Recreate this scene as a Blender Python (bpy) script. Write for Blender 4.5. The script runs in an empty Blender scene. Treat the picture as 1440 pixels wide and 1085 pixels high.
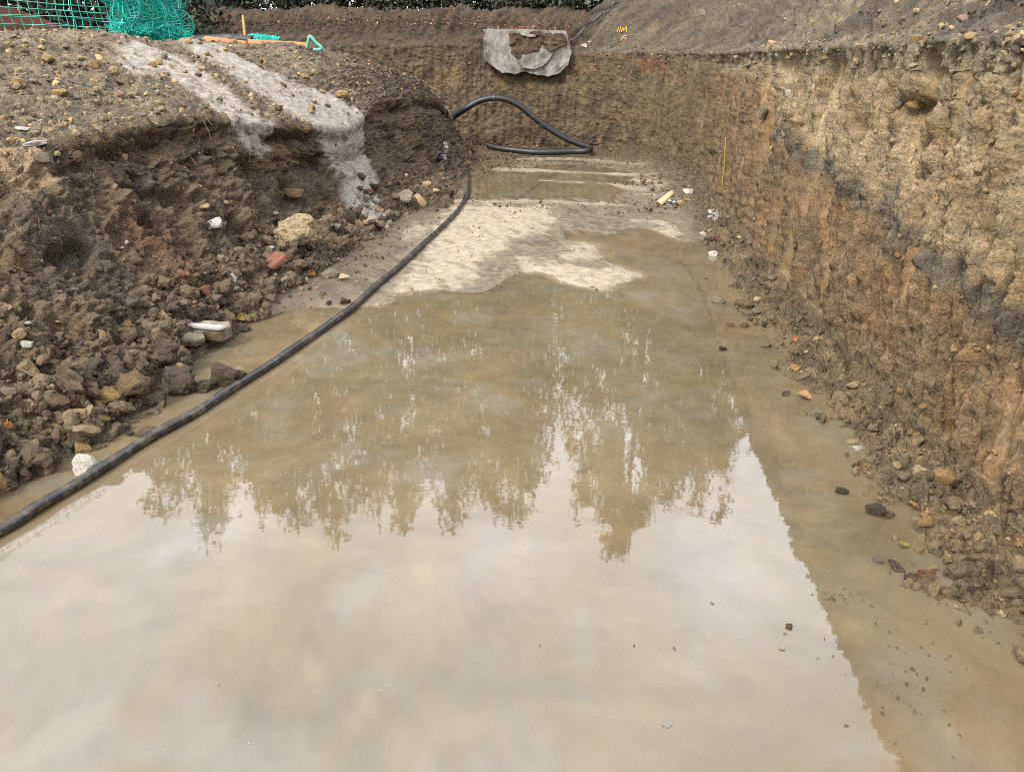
import bpy, bmesh, math, random, time
import numpy as np
from mathutils import Vector, Matrix, Quaternion
from mathutils.bvhtree import BVHTree
T0 = time.time()
scene = bpy.context.scene
COL = scene.collection
random.seed(7); RNG = np.random.default_rng(7)

# ------------------------------------------------------------------ camera, sky, sun, exposure
FPX, CAM_H, IMG_W, IMG_H = 1083.0, 1.6, 1440.0, 1085.0      # focal length in photograph pixels, eye height
PITCH = math.atan((542.5 - 85) / FPX)
YAW = math.atan((80 / FPX) * math.cos(PITCH))
cam_d = bpy.data.cameras.new('camera'); cam = bpy.data.objects.new('camera', cam_d); COL.objects.link(cam)
cam.location = (0, 0, CAM_H)
cam.rotation_euler = (math.pi / 2 - PITCH, 0, YAW)
cam_d.sensor_fit = 'HORIZONTAL'; cam_d.sensor_width = 36; cam_d.lens = 36 * FPX / IMG_W
cam_d.clip_start = 0.05; cam_d.clip_end = 2000
scene.camera = cam

SUN_EL, SUN_AZ = math.radians(42), math.radians(-150)        # azimuth from +Y towards +X
world = bpy.data.worlds.new('World'); scene.world = world; world.use_nodes = True
wn = world.node_tree; wn.nodes.clear()
def N(nt, typ, **kw):
    n = nt.nodes.new(typ)
    for k, v in kw.items():
        if k in n.inputs: n.inputs[k].default_value = v
        else: setattr(n, k, v)
    return n
sky = N(wn, 'ShaderNodeTexSky'); sky.sky_type = 'NISHITA'; sky.sun_disc = False
sky.sun_elevation = SUN_EL; sky.sun_rotation = SUN_AZ; sky.air_density = 1.0; sky.dust_density = 3.0
tc = N(wn, 'ShaderNodeTexCoord'); mp = N(wn, 'ShaderNodeMapping'); mp.inputs['Scale'].default_value = (1.0, 1.0, 1.9)
mp.inputs['Location'].default_value = (0.35, 0.1, 0.0)
wn.links.new(tc.outputs['Generated'], mp.inputs['Vector'])
cn = N(wn, 'ShaderNodeTexNoise', Scale=2.6, Detail=6.0, Roughness=0.52); wn.links.new(mp.outputs['Vector'], cn.inputs['Vector'])
cr = N(wn, 'ShaderNodeValToRGB'); wn.links.new(cn.outputs['Fac'], cr.inputs['Fac'])
cr.color_ramp.elements[0].position = 0.34; cr.color_ramp.elements[0].color = (5.2, 5.3, 5.5, 1)
cr.color_ramp.elements[1].position = 0.66; cr.color_ramp.elements[1].color = (12.9, 13.1, 13.5, 1)
mx = N(wn, 'ShaderNodeMix'); mx.data_type = 'RGBA'; mx.inputs[0].default_value = 0.93
wn.links.new(sky.outputs['Color'], mx.inputs[6]); wn.links.new(cr.outputs['Color'], mx.inputs[7])
bg = N(wn, 'ShaderNodeBackground', Strength=0.10); wn.links.new(mx.outputs[2], bg.inputs['Color'])
wo = N(wn, 'ShaderNodeOutputWorld'); wn.links.new(bg.outputs['Background'], wo.inputs['Surface'])

sun_d = bpy.data.lights.new('sun', 'SUN'); sun_d.energy = 1.5; sun_d.angle = math.radians(12); sun_d.color = (1.0, 0.95, 0.87)
sun = bpy.data.objects.new('sun', sun_d); COL.objects.link(sun)
sdir = Vector((math.sin(SUN_AZ) * math.cos(SUN_EL), math.cos(SUN_AZ) * math.cos(SUN_EL), math.sin(SUN_EL)))
sun.rotation_euler = sdir.to_track_quat('Z', 'Y').to_euler(); sun.location = sdir * 60

vs = scene.view_settings
vs.view_transform = 'Standard'; vs.look = 'None'; vs.gamma = 1.0; vs.use_curve_mapping = False
vs.exposure = 1.9
scene.cycles.max_bounces = 6; scene.cycles.diffuse_bounces = 3; scene.cycles.glossy_bounces = 3
scene.cycles.transparent_max_bounces = 8
scene.cycles.filter_width = 1.0; scene.cycles.use_denoising = False

# ------------------------------------------------------------------ helpers: photograph geometry
def ray(px, py):
    r = (px - 720) / FPX; u = -(py - 542.5) / FPX
    f = math.cos(PITCH) + math.sin(PITCH) * u; z = -math.sin(PITCH) + math.cos(PITCH) * u
    return Vector((r * math.cos(YAW) - f * math.sin(YAW), r * math.sin(YAW) + f * math.cos(YAW), z))
def gz(px, py, z=0.0):
    d = ray(px, py); t = (z - CAM_H) / d.z
    return (d.x * t, d.y * t)
def gx(px, py, x):
    d = ray(px, py); t = x / d.x
    return Vector((x, d.y * t, CAM_H + d.z * t))
def gy(px, py, y):
    d = ray(px, py); t = y / d.y
    return Vector((d.x * t, y, CAM_H + d.z * t))
CAMV = Vector((0, 0, CAM_H)); FWD = ray(720, 542.5).normalized()
def depth(p): return (Vector(p) - CAMV).dot(FWD)

# ------------------------------------------------------------------ helpers: colour
ALB = 0.58                                                    # soil is wet and dark
def lin(c): 
    c = np.asarray(c, float) / 255.0
    return np.where(c <= 0.04045, c / 12.92, ((c + 0.055) / 1.055) ** 2.4)
def A(*c, k=None): return lin(c) * (ALB if k is None else k)
def mixc(a, b, t): return a + (b - a) * t[:, None]
def sm(x, a, b):
    t = np.clip((x - a) / (b - a), 0, 1); return t * t * (3 - 2 * t)

# ------------------------------------------------------------------ helpers: numpy noise
def _h(ix, iy, iz, seed):
    h = (ix.astype(np.uint32) * np.uint32(374761393) + iy.astype(np.uint32) * np.uint32(668265263)
         + iz.astype(np.uint32) * np.uint32(2147483647 ^ 0x5bd1e995) + np.uint32((seed * 974711 + 12345) & 0xffffffff))
    h ^= h >> np.uint32(13); h *= np.uint32(1274126177); h ^= h >> np.uint32(16); h *= np.uint32(2246822519); h ^= h >> np.uint32(13)
    return h
def gnoise(p, seed=0):
    pi = np.floor(p).astype(np.int64); f = p - pi; u = f * f * f * (f * (f * 6 - 15) + 10)
    out = 0
    for dx in (0, 1):
        wx = u[:, 0] if dx else 1 - u[:, 0]
        for dy in (0, 1):
            wy = u[:, 1] if dy else 1 - u[:, 1]
            for dz in (0, 1):
                wz = u[:, 2] if dz else 1 - u[:, 2]
                h = _h(pi[:, 0] + dx, pi[:, 1] + dy, pi[:, 2] + dz, seed)
                g = ((h & np.uint32(1023)) / 511.5 - 1) * (f[:, 0] - dx) + (((h >> np.uint32(10)) & np.uint32(1023)) / 511.5 - 1) * (f[:, 1] - dy) \
                    + (((h >> np.uint32(20)) & np.uint32(1023)) / 511.5 - 1) * (f[:, 2] - dz)
                out = out + wx * wy * wz * g
    return out * 1.25
def fbm(p, f, o=3, g=0.5, seed=0):
    s = 0; a = 1.0
    for k in range(o):
        s = s + a * gnoise(p * (f * 2.03 ** k), seed + k * 17); a *= g
    return s
def worley(p, f, seed=0):
    q = p * f; qi = np.floor(q).astype(np.int64); fr = q - qi
    d1 = np.full(len(q), 9.0); d2 = np.full(len(q), 9.0); cid = np.zeros(len(q))
    for dx in (-1, 0, 1):
        for dy in (-1, 0, 1):
            for dz in (-1, 0, 1):
                h = _h(qi[:, 0] + dx, qi[:, 1] + dy, qi[:, 2] + dz, seed)
                d = ((h & np.uint32(1023)) / 1023. + dx - fr[:, 0]) ** 2 + (((h >> np.uint32(10)) & np.uint32(1023)) / 1023. + dy - fr[:, 1]) ** 2 \
                    + (((h >> np.uint32(20)) & np.uint32(1023)) / 1023. + dz - fr[:, 2]) ** 2
                nearer = d < d1
                d2 = np.where(nearer, d1, np.minimum(d2, d)); cid = np.where(nearer, (h >> np.uint32(7) & np.uint32(4095)) / 4095., cid)
                d1 = np.where(nearer, d, d1)
    return np.sqrt(d1), np.sqrt(d2), cid
def clods(p, f, seed, sharp=1.6):
    a, b, c = worley(p, f, seed)
    return np.clip(1 - (a * sharp) ** 2, -0.4, 1) * (0.45 + 0.75 * c), c
def polydist(p, pts):
    """distance of points to a polyline and position along it"""
    best = np.full(len(p), 1e9); al = np.zeros(len(p)); n = len(pts) - 1
    for i in range(n):
        a = np.array(pts[i]); b = np.array(pts[i + 1]); ab = b - a
        t = np.clip(((p - a) @ ab) / (ab @ ab), 0, 1)
        d = np.linalg.norm(p - a - t[:, None] * ab, axis=1)
        m = d < best; best = np.where(m, d, best); al = np.where(m, (i + t) / n, al)
    return best, al
def inpoly(x, y, poly):
    c = np.zeros(len(x), bool); n = len(poly); j = n - 1
    for i in range(n):
        xi, yi = poly[i]; xj, yj = poly[j]
        if yi != yj:
            c ^= ((yi > y) != (yj > y)) & (x < (xj - xi) * (y - yi) / (yj - yi) + xi)
        j = i
    return c

# ------------------------------------------------------------------ helpers: objects
def link_mesh(name, me, mat=None, parent=None, smooth=True):
    o = bpy.data.objects.new(name, me); COL.objects.link(o)
    if mat is not None and not me.materials: me.materials.append(mat)
    if parent is not None: o.parent = parent
    return o
def np_mesh(name, V, F, col=None, smooth=True):
    me = bpy.data.meshes.new(name); V = np.asarray(V, np.float32); F = np.asarray(F, np.int32); k = F.shape[1]
    me.vertices.add(len(V)); me.vertices.foreach_set('co', V.ravel())
    me.loops.add(F.size); me.loops.foreach_set('vertex_index', F.ravel())
    me.polygons.add(len(F)); me.polygons.foreach_set('loop_start', np.arange(len(F), dtype=np.int32) * k)
    me.polygons.foreach_set('use_smooth', np.full(len(F), smooth))
    if col is not None:
        a = me.color_attributes.new('Col', 'FLOAT_COLOR', 'POINT')
        c4 = np.ones((len(V), 4), np.float32); c4[:, :col.shape[1]] = col; a.data.foreach_set('color', c4.ravel())
    me.update(calc_edges=True); me.validate(); return me
def gridfaces(n, m, i0=0, i1=None, j0=0, j1=None, flip=False):
    i1 = n if i1 is None else i1; j1 = m if j1 is None else j1
    I, J = np.meshgrid(np.arange(i0, i1 - 1), np.arange(j0, j1 - 1), indexing='ij')
    a = (I * m + J).ravel(); f = np.stack([a, a + 1, a + m + 1, a + m], 1)
    return f[:, ::-1] if flip else f
def tag(o, label=None, cat=None, group=None, kind=None):
    if label: o['label'] = label
    if cat: o['category'] = cat
    if group: o['group'] = group
    if kind: o['kind'] = kind
    return o
def empty(name, loc=(0, 0, 0)):
    o = bpy.data.objects.new(name, None); COL.objects.link(o); o.location = loc; o.empty_display_size = 0.1; return o
def catmull(pts, n=8):
    pts = [Vector(p) for p in pts]; out = []
    for i in range(len(pts) - 1):
        p0 = pts[max(i - 1, 0)]; p1 = pts[i]; p2 = pts[i + 1]; p3 = pts[min(i + 2, len(pts) - 1)]
        for k in range(n):
            t = k / n
            out.append(0.5 * ((2 * p1) + (p2 - p0) * t + (2 * p0 - 5 * p1 + 4 * p2 - p3) * t * t + (3 * p1 - p0 - 3 * p2 + p3) * t ** 3))
    out.append(pts[-1]); return out
def tube_arrays(pts, r, sides=10, base=0, caps=True, rfun=None):
    V = []; F = []; n = len(pts); up = Vector((0, 0, 1)); prev = None
    for i, p in enumerate(pts):
        t = (pts[min(i + 1, n - 1)] - pts[max(i - 1, 0)]).normalized()
        s = t.cross(up) if prev is None else prev - t * prev.dot(t)
        if s.length < 1e-4: s = t.cross(Vector((1, 0, 0)))
        s.normalize(); prev = s; w = s.cross(t)
        rr = r if rfun is None else rfun(i / (n - 1))
        for k in range(sides):
            a = 2 * math.pi * k / sides; V.append(p + (s * math.cos(a) + w * math.sin(a)) * rr)
    for i in range(n - 1):
        for k in range(sides):
            k2 = (k + 1) % sides
            F.append((base + i * sides + k, base + i * sides + k2, base + (i + 1) * sides + k2, base + (i + 1) * sides + k))
    if caps:
        F.append(tuple(base + k for k in range(sides))[::-1]); F.append(tuple(base + (n - 1) * sides + k for k in range(sides)))
    return V, F
def tube(name, pts, r, mat, parent=None, sides=10, rfun=None, smooth=True):
    V, F = tube_arrays([Vector(p) for p in pts], r, sides, rfun=rfun)
    me = bpy.data.meshes.new(name); me.from_pydata(V, [], F); me.update()
    for p in me.polygons: p.use_smooth = smooth and len(p.vertices) == 4
    return link_mesh(name, me, mat, parent)
def tubes(name, polylines, r, mat, parent=None, sides=3):
    V = []; F = []
    for pl in polylines:
        v, f = tube_arrays(pl, r, sides, base=len(V), caps=False); V += v; F += f
    me = bpy.data.meshes.new(name); me.from_pydata(V, [], F); me.update()
    return link_mesh(name, me, mat, parent)
def prism(name, poly, d, mat, parent=None, bevel=0.0, rough=0.0, cuts=0, seed=0):
    """polygon (list of 3-D points) thickened by vector d, edges bevelled, faces roughened"""
    bm = bmesh.new(); a = [bm.verts.new(p) for p in poly]; f = bm.faces.new(a)
    ex = bmesh.ops.extrude_face_region(bm, geom=[f]); bmesh.ops.translate(bm, vec=d, verts=[v for v in ex['geom'] if isinstance(v, bmesh.types.BMVert)])
    bmesh.ops.recalc_face_normals(bm, faces=bm.faces)
    if cuts:
        bmesh.ops.triangulate(bm, faces=[f for f in bm.faces if len(f.verts) > 4])
        bmesh.ops.subdivide_edges(bm, edges=bm.edges, cuts=cuts, use_grid_fill=True)
    if bevel: bmesh.ops.bevel(bm, geom=[e for e in bm.edges if e.calc_face_angle(0) > 0.6], offset=bevel, segments=2, affect='EDGES')
    if rough:
        P = np.array([v.co[:] for v in bm.verts]); bm.normal_update(); nn = np.array([v.normal[:] for v in bm.verts])
        P = P + nn * (fbm(P, 5, 4, 0.55, seed) * rough)[:, None] + np.stack([fbm(P, 7, 2, .5, seed + 5 + k) for k in range(3)], 1) * rough * 0.5
        for v, p in zip(bm.verts, P): v.co = p
    me = bpy.data.meshes.new(name); bm.to_mesh(me); bm.free()
    return link_mesh(name, me, mat, parent)

# ------------------------------------------------------------------ materials
def mat_new(name):
    m = bpy.data.materials.new(name); m.use_nodes = True; nt = m.node_tree; nt.nodes.clear()
    b = N(nt, 'ShaderNodeBsdfPrincipled'); o = N(nt, 'ShaderNodeOutputMaterial'); nt.links.new(b.outputs[0], o.inputs[0])
    return m, nt, b
def noise_col(nt, scale, lo, hi, detail=6, vec=None, rough=0.6, p0=0.3, p1=0.7):
    n = N(nt, 'ShaderNodeTexNoise', Scale=scale, Detail=detail, Roughness=rough)
    if vec is not None: nt.links.new(vec, n.inputs['Vector'])
    r = N(nt, 'ShaderNodeValToRGB'); nt.links.new(n.outputs['Fac'], r.inputs['Fac'])
    r.color_ramp.elements[0].position = p0; r.color_ramp.elements[1].position = p1
    r.color_ramp.elements[0].color = (*lo, 1); r.color_ramp.elements[1].color = (*hi, 1)
    return n, r
def mulc(nt, a, b):
    m = N(nt, 'ShaderNodeMix'); m.data_type = 'RGBA'; m.blend_type = 'MULTIPLY'; m.inputs[0].default_value = 1
    nt.links.new(a, m.inputs[6]); nt.links.new(b, m.inputs[7]); return m.outputs[2]
def soil_material(name, bump=0.012, scale=90, rlo=0.55, rhi=0.95, spread=0.5, vert=1.0):
    m, nt, b = mat_new(name)
    at = N(nt, 'ShaderNodeVertexColor'); at.layer_name = 'Col'
    ge = N(nt, 'ShaderNodeNewGeometry')
    n1, r1 = noise_col(nt, scale, (1 - spread,) * 3, (1 + spread,) * 3, 5, ge.outputs['Position'])
    n2, r2 = noise_col(nt, scale * 0.2, (0.8, 0.8, 0.8), (1.2, 1.17, 1.12), 4, ge.outputs['Position'])
    c = mulc(nt, mulc(nt, at.outputs['Color'], r1.outputs['Color']), r2.outputs['Color']); nt.links.new(c, b.inputs['Base Color'])
    rr = N(nt, 'ShaderNodeMapRange'); rr.inputs['From Min'].default_value = 0.35; rr.inputs['From Max'].default_value = 0.65
    rr.inputs['To Min'].default_value = rlo; rr.inputs['To Max'].default_value = rhi
    nt.links.new(n2.outputs['Fac'], rr.inputs['Value']); nt.links.new(rr.outputs[0], b.inputs['Roughness'])
    bp = N(nt, 'ShaderNodeBump', Strength=1.0, Distance=bump); 
    mpv = N(nt, 'ShaderNodeMapping'); mpv.inputs['Scale'].default_value = (1, 1, vert); nt.links.new(ge.outputs['Position'], mpv.inputs['Vector'])
    n3 = N(nt, 'ShaderNodeTexNoise', Scale=scale * .8, Detail=4.0, Roughness=.55); nt.links.new(mpv.outputs[0], n3.inputs['Vector'])
    ad = N(nt, 'ShaderNodeMath'); ad.operation = 'ADD'; nt.links.new(n1.outputs['Fac'], ad.inputs[0]); nt.links.new(n3.outputs['Fac'], ad.inputs[1])
    nt.links.new(ad.outputs[0], bp.inputs['Height']); nt.links.new(at.outputs['Alpha'], bp.inputs['Strength']); nt.links.new(bp.outputs[0], b.inputs['Normal'])
    b.inputs['Specular IOR Level'].default_value = 0.35
    return m
def simple_material(name, col, rough=0.6, var=0.25, scale=30, bump=0.0, spec=0.4, dirt=None, dirt_amt=0.5, metallic=0):
    m, nt, b = mat_new(name); tcx = N(nt, 'ShaderNodeTexCoord'); col = np.asarray(col)
    n, r = noise_col(nt, scale, tuple(np.clip(col * (1 - var), 0, 1)), tuple(np.clip(col * (1 + var), 0, 1)), 6, tcx.outputs['Object'])
    out = r.outputs['Color']
    if dirt is not None:
        n2, r2 = noise_col(nt, scale * 0.35, (0, 0, 0), (1, 1, 1), 8, tcx.outputs['Object'], 0.65, 0.62 - dirt_amt * 0.35, 0.72 - dirt_amt * 0.25)
        mm = N(nt, 'ShaderNodeMix'); mm.data_type = 'RGBA'; nt.links.new(r2.outputs['Color'], mm.inputs[0]); nt.links.new(out, mm.inputs[6])
        mm.inputs[7].default_value = (*dirt, 1); out = mm.outputs[2]
    nt.links.new(out, b.inputs['Base Color']); b.inputs['Roughness'].default_value = rough; b.inputs['Specular IOR Level'].default_value = spec
    b.inputs['Metallic'].default_value = metallic
    if bump:
        bp = N(nt, 'ShaderNodeBump', Strength=1.0, Distance=bump); nt.links.new(n.outputs['Fac'], bp.inputs['Height']); nt.links.new(bp.outputs[0], b.inputs['Normal'])
    return m
M = {}
M['soil'] = soil_material('cut_soil', 0.015, 75, spread=.48, vert=.12)
M['bank'] = soil_material('bank_soil', 0.022, 85, spread=.52)
M['mud'] = soil_material('floor_mud', 0.004, 60, 0.32, 0.75, 0.22)
M['gravel'] = soil_material('gravel', 0.006, 120, 0.6, 0.95, 0.4)
SOILC = A(105, 85, 60)
M['stone_tan'] = simple_material('tan_stone', A(205, 175, 128, k=.5), 0.85, 0.3, 22, 0.01, dirt=A(120, 95, 62), dirt_amt=0.3)
M['stone_white'] = simple_material('white_stone', A(215, 208, 196, k=.55), 0.8, 0.25, 25, 0.008, dirt=A(140, 120, 95), dirt_amt=0.25)
M['stone_grey'] = simple_material('grey_stone', A(150, 138, 120), 0.8, 0.3, 22, 0.01, dirt=A(100, 82, 60), dirt_amt=0.5)
M['stone_brown'] = simple_material('brown_stone', A(125, 98, 66), 0.85, 0.3, 20, 0.012, dirt=A(85, 66, 45), dirt_amt=0.5)
M['stone_ochre'] = simple_material('ochre_stone', A(195, 158, 100, k=.48), 0.85, 0.3, 20, 0.012, dirt=A(120, 95, 62), dirt_amt=0.35)
M['stone_pink'] = simple_material('pink_stone', A(190, 150, 130), 0.85, 0.25, 20, 0.01, dirt=A(120, 98, 75), dirt_amt=0.4)
M['clod'] = simple_material('dark_clod', A(92, 76, 54), 0.75, 0.35, 14, 0.02, dirt=A(70, 56, 40), dirt_amt=0.5)
M['boulder'] = simple_material('boulder_stone', A(190, 168, 132, k=.5), 0.9, 0.3, 14, 0.02, dirt=A(120, 98, 70), dirt_amt=0.35)
M['brick'] = simple_material('red_brick', A(138, 84, 66), 0.85, 0.25, 30, 0.006, dirt=A(105, 78, 55), dirt_amt=0.35)
M['hose'] = simple_material('black_rubber', A(48, 48, 51, k=0.2), 0.4, 0.3, 40, 0.001, spec=0.5, dirt=A(105, 90, 70, k=.4), dirt_amt=0.42)
M['pipe'] = simple_material('black_plastic', A(45, 48, 50, k=0.2), 0.45, 0.3, 20, 0.002, dirt=A(95, 85, 68), dirt_amt=0.12)
M['concrete'] = simple_material('broken_concrete', A(170, 165, 155, k=.45), 0.9, 0.3, 9, 0.02, dirt=A(120, 108, 92, k=.45), dirt_amt=0.45)
M['net'] = simple_material('green_twine', A(10, 165, 150, k=0.75), 0.5, 0.4, 4)
M['netpale'] = simple_material('pale_twine', A(120, 200, 180, k=0.55), 0.5, 0.35, 4)
M['orange'] = simple_material('orange_board', A(190, 128, 72, k=.5), 0.7, 0.25, 8, 0.004, dirt=A(130, 95, 60), dirt_amt=0.2)
M['teal'] = simple_material('teal_plastic', A(110, 190, 170, k=0.5), 0.45, 0.15, 8)
M['wood'] = simple_material('pale_wood', A(215, 175, 110), 0.75, 0.2, 12)
M['rustboard'] = simple_material('brown_board', A(130, 80, 52), 0.8, 0.3, 3, 0.01, dirt=A(110, 88, 65), dirt_amt=0.3)
M['white_plastic'] = simple_material('white_plastic', A(214, 208, 200, k=0.42), 0.45, 0.08, 10, dirt=A(170, 150, 125), dirt_amt=0.12)
M['blue_plastic'] = simple_material('navy_plastic', A(50, 48, 80), 0.5, 0.3, 10)
M['cream_pipe'] = simple_material('cream_plastic', A(225, 200, 150), 0.5, 0.15, 8, dirt=A(185, 125, 60), dirt_amt=0.25)
M['yellow'] = simple_material('yellow_paint', A(180, 145, 72, k=0.5), 0.7, 0.2, 30)
M['cable'] = simple_material('grey_cable', A(120, 120, 120), 0.5, 0.2, 20)
M['root'] = simple_material('root', A(125, 95, 62), 0.85, 0.3, 20)
M['bark'] = simple_material('bark', A(60, 48, 36), 0.9, 0.4, 8, 0.03)
for nm, c in (('yellow_leaf', (205, 172, 66)), ('orange_leaf', (190, 128, 62)), ('rust_leaf', (140, 90, 58)), ('tan_leaf', (200, 155, 95)),
              ('brown_leaf', (95, 72, 55)), ('pink_leaf', (195, 158, 130)), ('cream_leaf', (225, 195, 150)), ('maroon_leaf', (120, 40, 48))):
    M[nm] = simple_material(nm, A(*c, k=0.36), 0.6, 0.35, 3, 0.02, dirt=A(105, 86, 62, k=.45), dirt_amt=.42)

# ------------------------------------------------------------------ the excavated walls: one swept section along right side and back
def spaced(y0, y1, n, p=-1.0):
    a, b = y0 ** p, y1 ** p; return (np.linspace(a, b, n)) ** (1 / p)
keyp = np.array([(1.70, -60), (1.70, -6), (1.70, 1.0), (1.68, 4.0), (1.72, 6.5), (1.84, 9.0), (1.98, 11.0), (2.04, 12.4), (1.92, 13.5), (1.55, 14.4),
                 (0.9, 15.0), (0.2, 15.25), (-1.5, 15.4), (-4, 15.4), (-9, 15.4), (-70, 15.4)], float)
d = [np.linspace(0, 1, 60)[:-1]] * (len(keyp) - 1)
pp = np.array([keyp[i] + (keyp[i + 1] - keyp[i]) * t for i in range(len(keyp) - 1) for t in np.linspace(0, 1, 60)[:-1]] + [keyp[-1]])
cum = np.concatenate([[0], np.cumsum(np.linalg.norm(np.diff(pp, axis=0), axis=1))])
def s_of(k): return cum[min(k * 59, len(cum) - 1)]
S0, SY1 = cum[0], s_of(2)
u1 = s_of(2) + np.linspace(0, 1.0, 34)[:-1]                       # y 1 .. 2
sy = SY1 + (spaced(2.0, 12.4, 500) - 1.0)
u2 = sy[:-1]
u3 = np.linspace(sy[-1], s_of(13) + 3.3, 420)
u4 = np.array([s_of(14), s_of(15)])
u0 = np.array([s_of(0), s_of(1), s_of(1) + 3, s_of(1) + 5, s_of(2) - .8, s_of(2) - .4])
U = np.concatenate([u0, u1, u2, u3, u4])
path = np.stack([np.interp(U, cum, pp[:, 0]), np.interp(U, cum, pp[:, 1])], 1)
# smooth the path a little where it is sampled densely, then find its outward normals
smo = path.copy()
for _ in range(60):
    smo[45:-6] = 0.25 * smo[44:-7] + 0.5 * smo[45:-6] + 0.25 * smo[46:-5]
path = smo
tn = np.gradient(path, axis=0); 
for _ in range(25): tn[45:-6] = 0.25 * tn[44:-7] + 0.5 * tn[45:-6] + 0.25 * tn[46:-5]
tn /= np.linalg.norm(tn, axis=1)[:, None]
nrm = np.stack([tn[:, 1], -tn[:, 0]], 1)                            # outward: +x on the right side, +y at the back
# control points (outward offset, height): water foot, talus, wall base, wall top, lip, slope..., flat ground
def T(*a): return np.array(a, float)
R = T((-.58, -.08), (-.30, .01), (-.07, .04), (.0, .08), (.05, 1.0), (.12, 1.56), (.07, 1.69), (.36, 1.735), (2.4, 3.3), (4.0, 4.3), (5, 4.4), (140, 4.4))
R1 = R.copy(); R1[0] = (-.50, -.08); R1[1] = (-.26, .05)
R2 = T((-.80, -.07), (-.46, .01), (-.10, .05), (.0, .10), (.05, 1.0), (.13, 1.56), (.09, 1.69), (.42, 1.75), (2.1, 3.2), (3.4, 4.3), (4.2, 4.4), (140, 4.4))
K2 = T((-.55, -.07), (-.25, .06), (-.06, .12), (.0, .18), (.05, 1.0), (.14, 1.62), (.15, 1.72), (.45, 1.82), (1.9, 3.0), (3.0, 3.9), (3.6, 4.0), (140, 4.0))
K3 = T((-.40, -.07), (-.2, .03), (-.05, .07), (.0, .1), (.06, 1.0), (.16, 1.70), (.3, 1.76), (.55, 1.9), (.8, 2.1), (1.2, 2.45), (2.4, 2.55), (140, 2.7))
B = T((-.35, -.07), (-.18, .02), (-.05, .06), (.0, .1), (.08, 1.0), (.2, 1.85), (.26, 1.96), (.36, 2.12), (.48, 2.30), (.66, 2.46), (1.8, 2.50), (140, 2.6))
B2 = B.copy()
R0 = R.copy(); R0[0] = (-.24, -.08); R0[1] = (-.14, .01); R0[2] = (-.05, .04)
keys = [s_of(0), s_of(2) + .55, s_of(2) + 1.15, s_of(2) + 2.2, s_of(2) + 4.5, s_of(5), s_of(7), s_of(9), s_of(10) + 0.0, s_of(11) + 0.05, s_of(12), s_of(15)]
tmpl = [R0, R0, R, R1, R, R, R2, K2, K2, K3, B, B2]
keys = np.array(keys); tm = np.array(tmpl)
seg = [26, 40, 20, 100, 104, 20, 16, 84, 22, 6, 6]
def build_profile(keys, tm, U, seg):
    K = tm.shape[1]
    C = np.stack([[np.interp(U, keys, tm[:, k, c]) for c in (0, 1)] for k in range(K)], 0)  # K,2,N
    O = []; Z = []
    for k in range(K - 1):
        for t in np.linspace(0, 1, seg[k], endpoint=False):
            if k == K - 2: t = t ** 3
            O.append(C[k, 0] + (C[k + 1, 0] - C[k, 0]) * t); Z.append(C[k, 1] + (C[k + 1, 1] - C[k, 1]) * t)
    O.append(C[-1, 0]); Z.append(C[-1, 1])
    O = np.array(O).T; Z = np.array(Z).T
    for _ in range(4):
        O[:, 1:-1] = .25 * O[:, :-2] + .5 * O[:, 1:-1] + .25 * O[:, 2:]; Z[:, 1:-1] = .25 * Z[:, :-2] + .5 * Z[:, 1:-1] + .25 * Z[:, 2:]
    return O, Z
def normals(P):
    a = np.gradient(P, axis=0); b = np.gradient(P, axis=1); n = np.cross(a, b)
    return n / (np.linalg.norm(n, axis=2)[..., None] + 1e-12)
O, Z = build_profile(keys, tm, U, seg)
n1, m1 = O.shape
P = np.zeros((n1, m1, 3)); P[..., 0] = path[:, 0:1] + nrm[:, 0:1] * O; P[..., 1] = path[:, 1:2] + nrm[:, 1:2] * O; P[..., 2] = Z
Nn = normals(P); 
if (Nn[200, 120] @ np.array([-1, 0, 0])) < 0: Nn = -Nn
WB = P.reshape(-1, 3).copy(); WN = Nn.reshape(-1, 3)
uu = np.repeat(U, m1); row = np.tile(np.arange(m1), n1); oo = O.ravel(); zz = Z.ravel()
cs = np.cumsum([0] + seg)
wall_w = sm(row, cs[3] - 12, cs[3] + 6) * (1 - sm(row, cs[5] - 2, cs[6] + 4))         # on the steep cut face
talus_w = 1 - sm(row, cs[3] - 14, cs[3] + 3)
slope_w = sm(row, cs[6], cs[7])
far_w = np.clip(1 - (np.abs(WB[:, 0]) - 12) / 6, 0, 1) * sm(WB[:, 1], -3, 0.5)
Q = np.stack([uu, oo, zz], 1)
back_w = sm(uu, s_of(8), s_of(10))
warp = np.stack([fbm(WB, 3, 2, .5, 40 + k) for k in range(3)], 1) * 0.05
Pw = WB + warp
stk = np.stack([uu * 1.0, oo * 0.3, zz * 0.14], 1); stk[:, 0] += 0.05 * zz + 0.03 * fbm(WB, 2.0, 2, .5, 3)
streak1 = fbm(stk, 5.0, 2, .5, 5); streak2 = fbm(stk, 15.0, 3, .6, 9); streak3 = fbm(stk * np.array([1, 1, 2.2]), 38.0, 2, .6, 15)
Pv = Pw * np.array([1, 1, .38]); midv = fbm(Pv, 7, 3, .55, 16); cv, idv = clods(Pv, 13, 17); rough_w = .35 + .65 * sm(gnoise(WB * np.array([1.3, 1.3, 1.0]), 18), -.25, .3)
big = fbm(WB, 1.3, 3, .5, 1); mid = fbm(Pw, 6, 3, .55, 2); fine = fbm(Pw, 26, 3, .6, 4)
c9, id9 = clods(Pw * np.array([1, 1, .75]), 8, 11); c22, id22 = clods(Pw, 20, 12); c45, id45 = clods(Pw, 42, 13)
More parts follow.
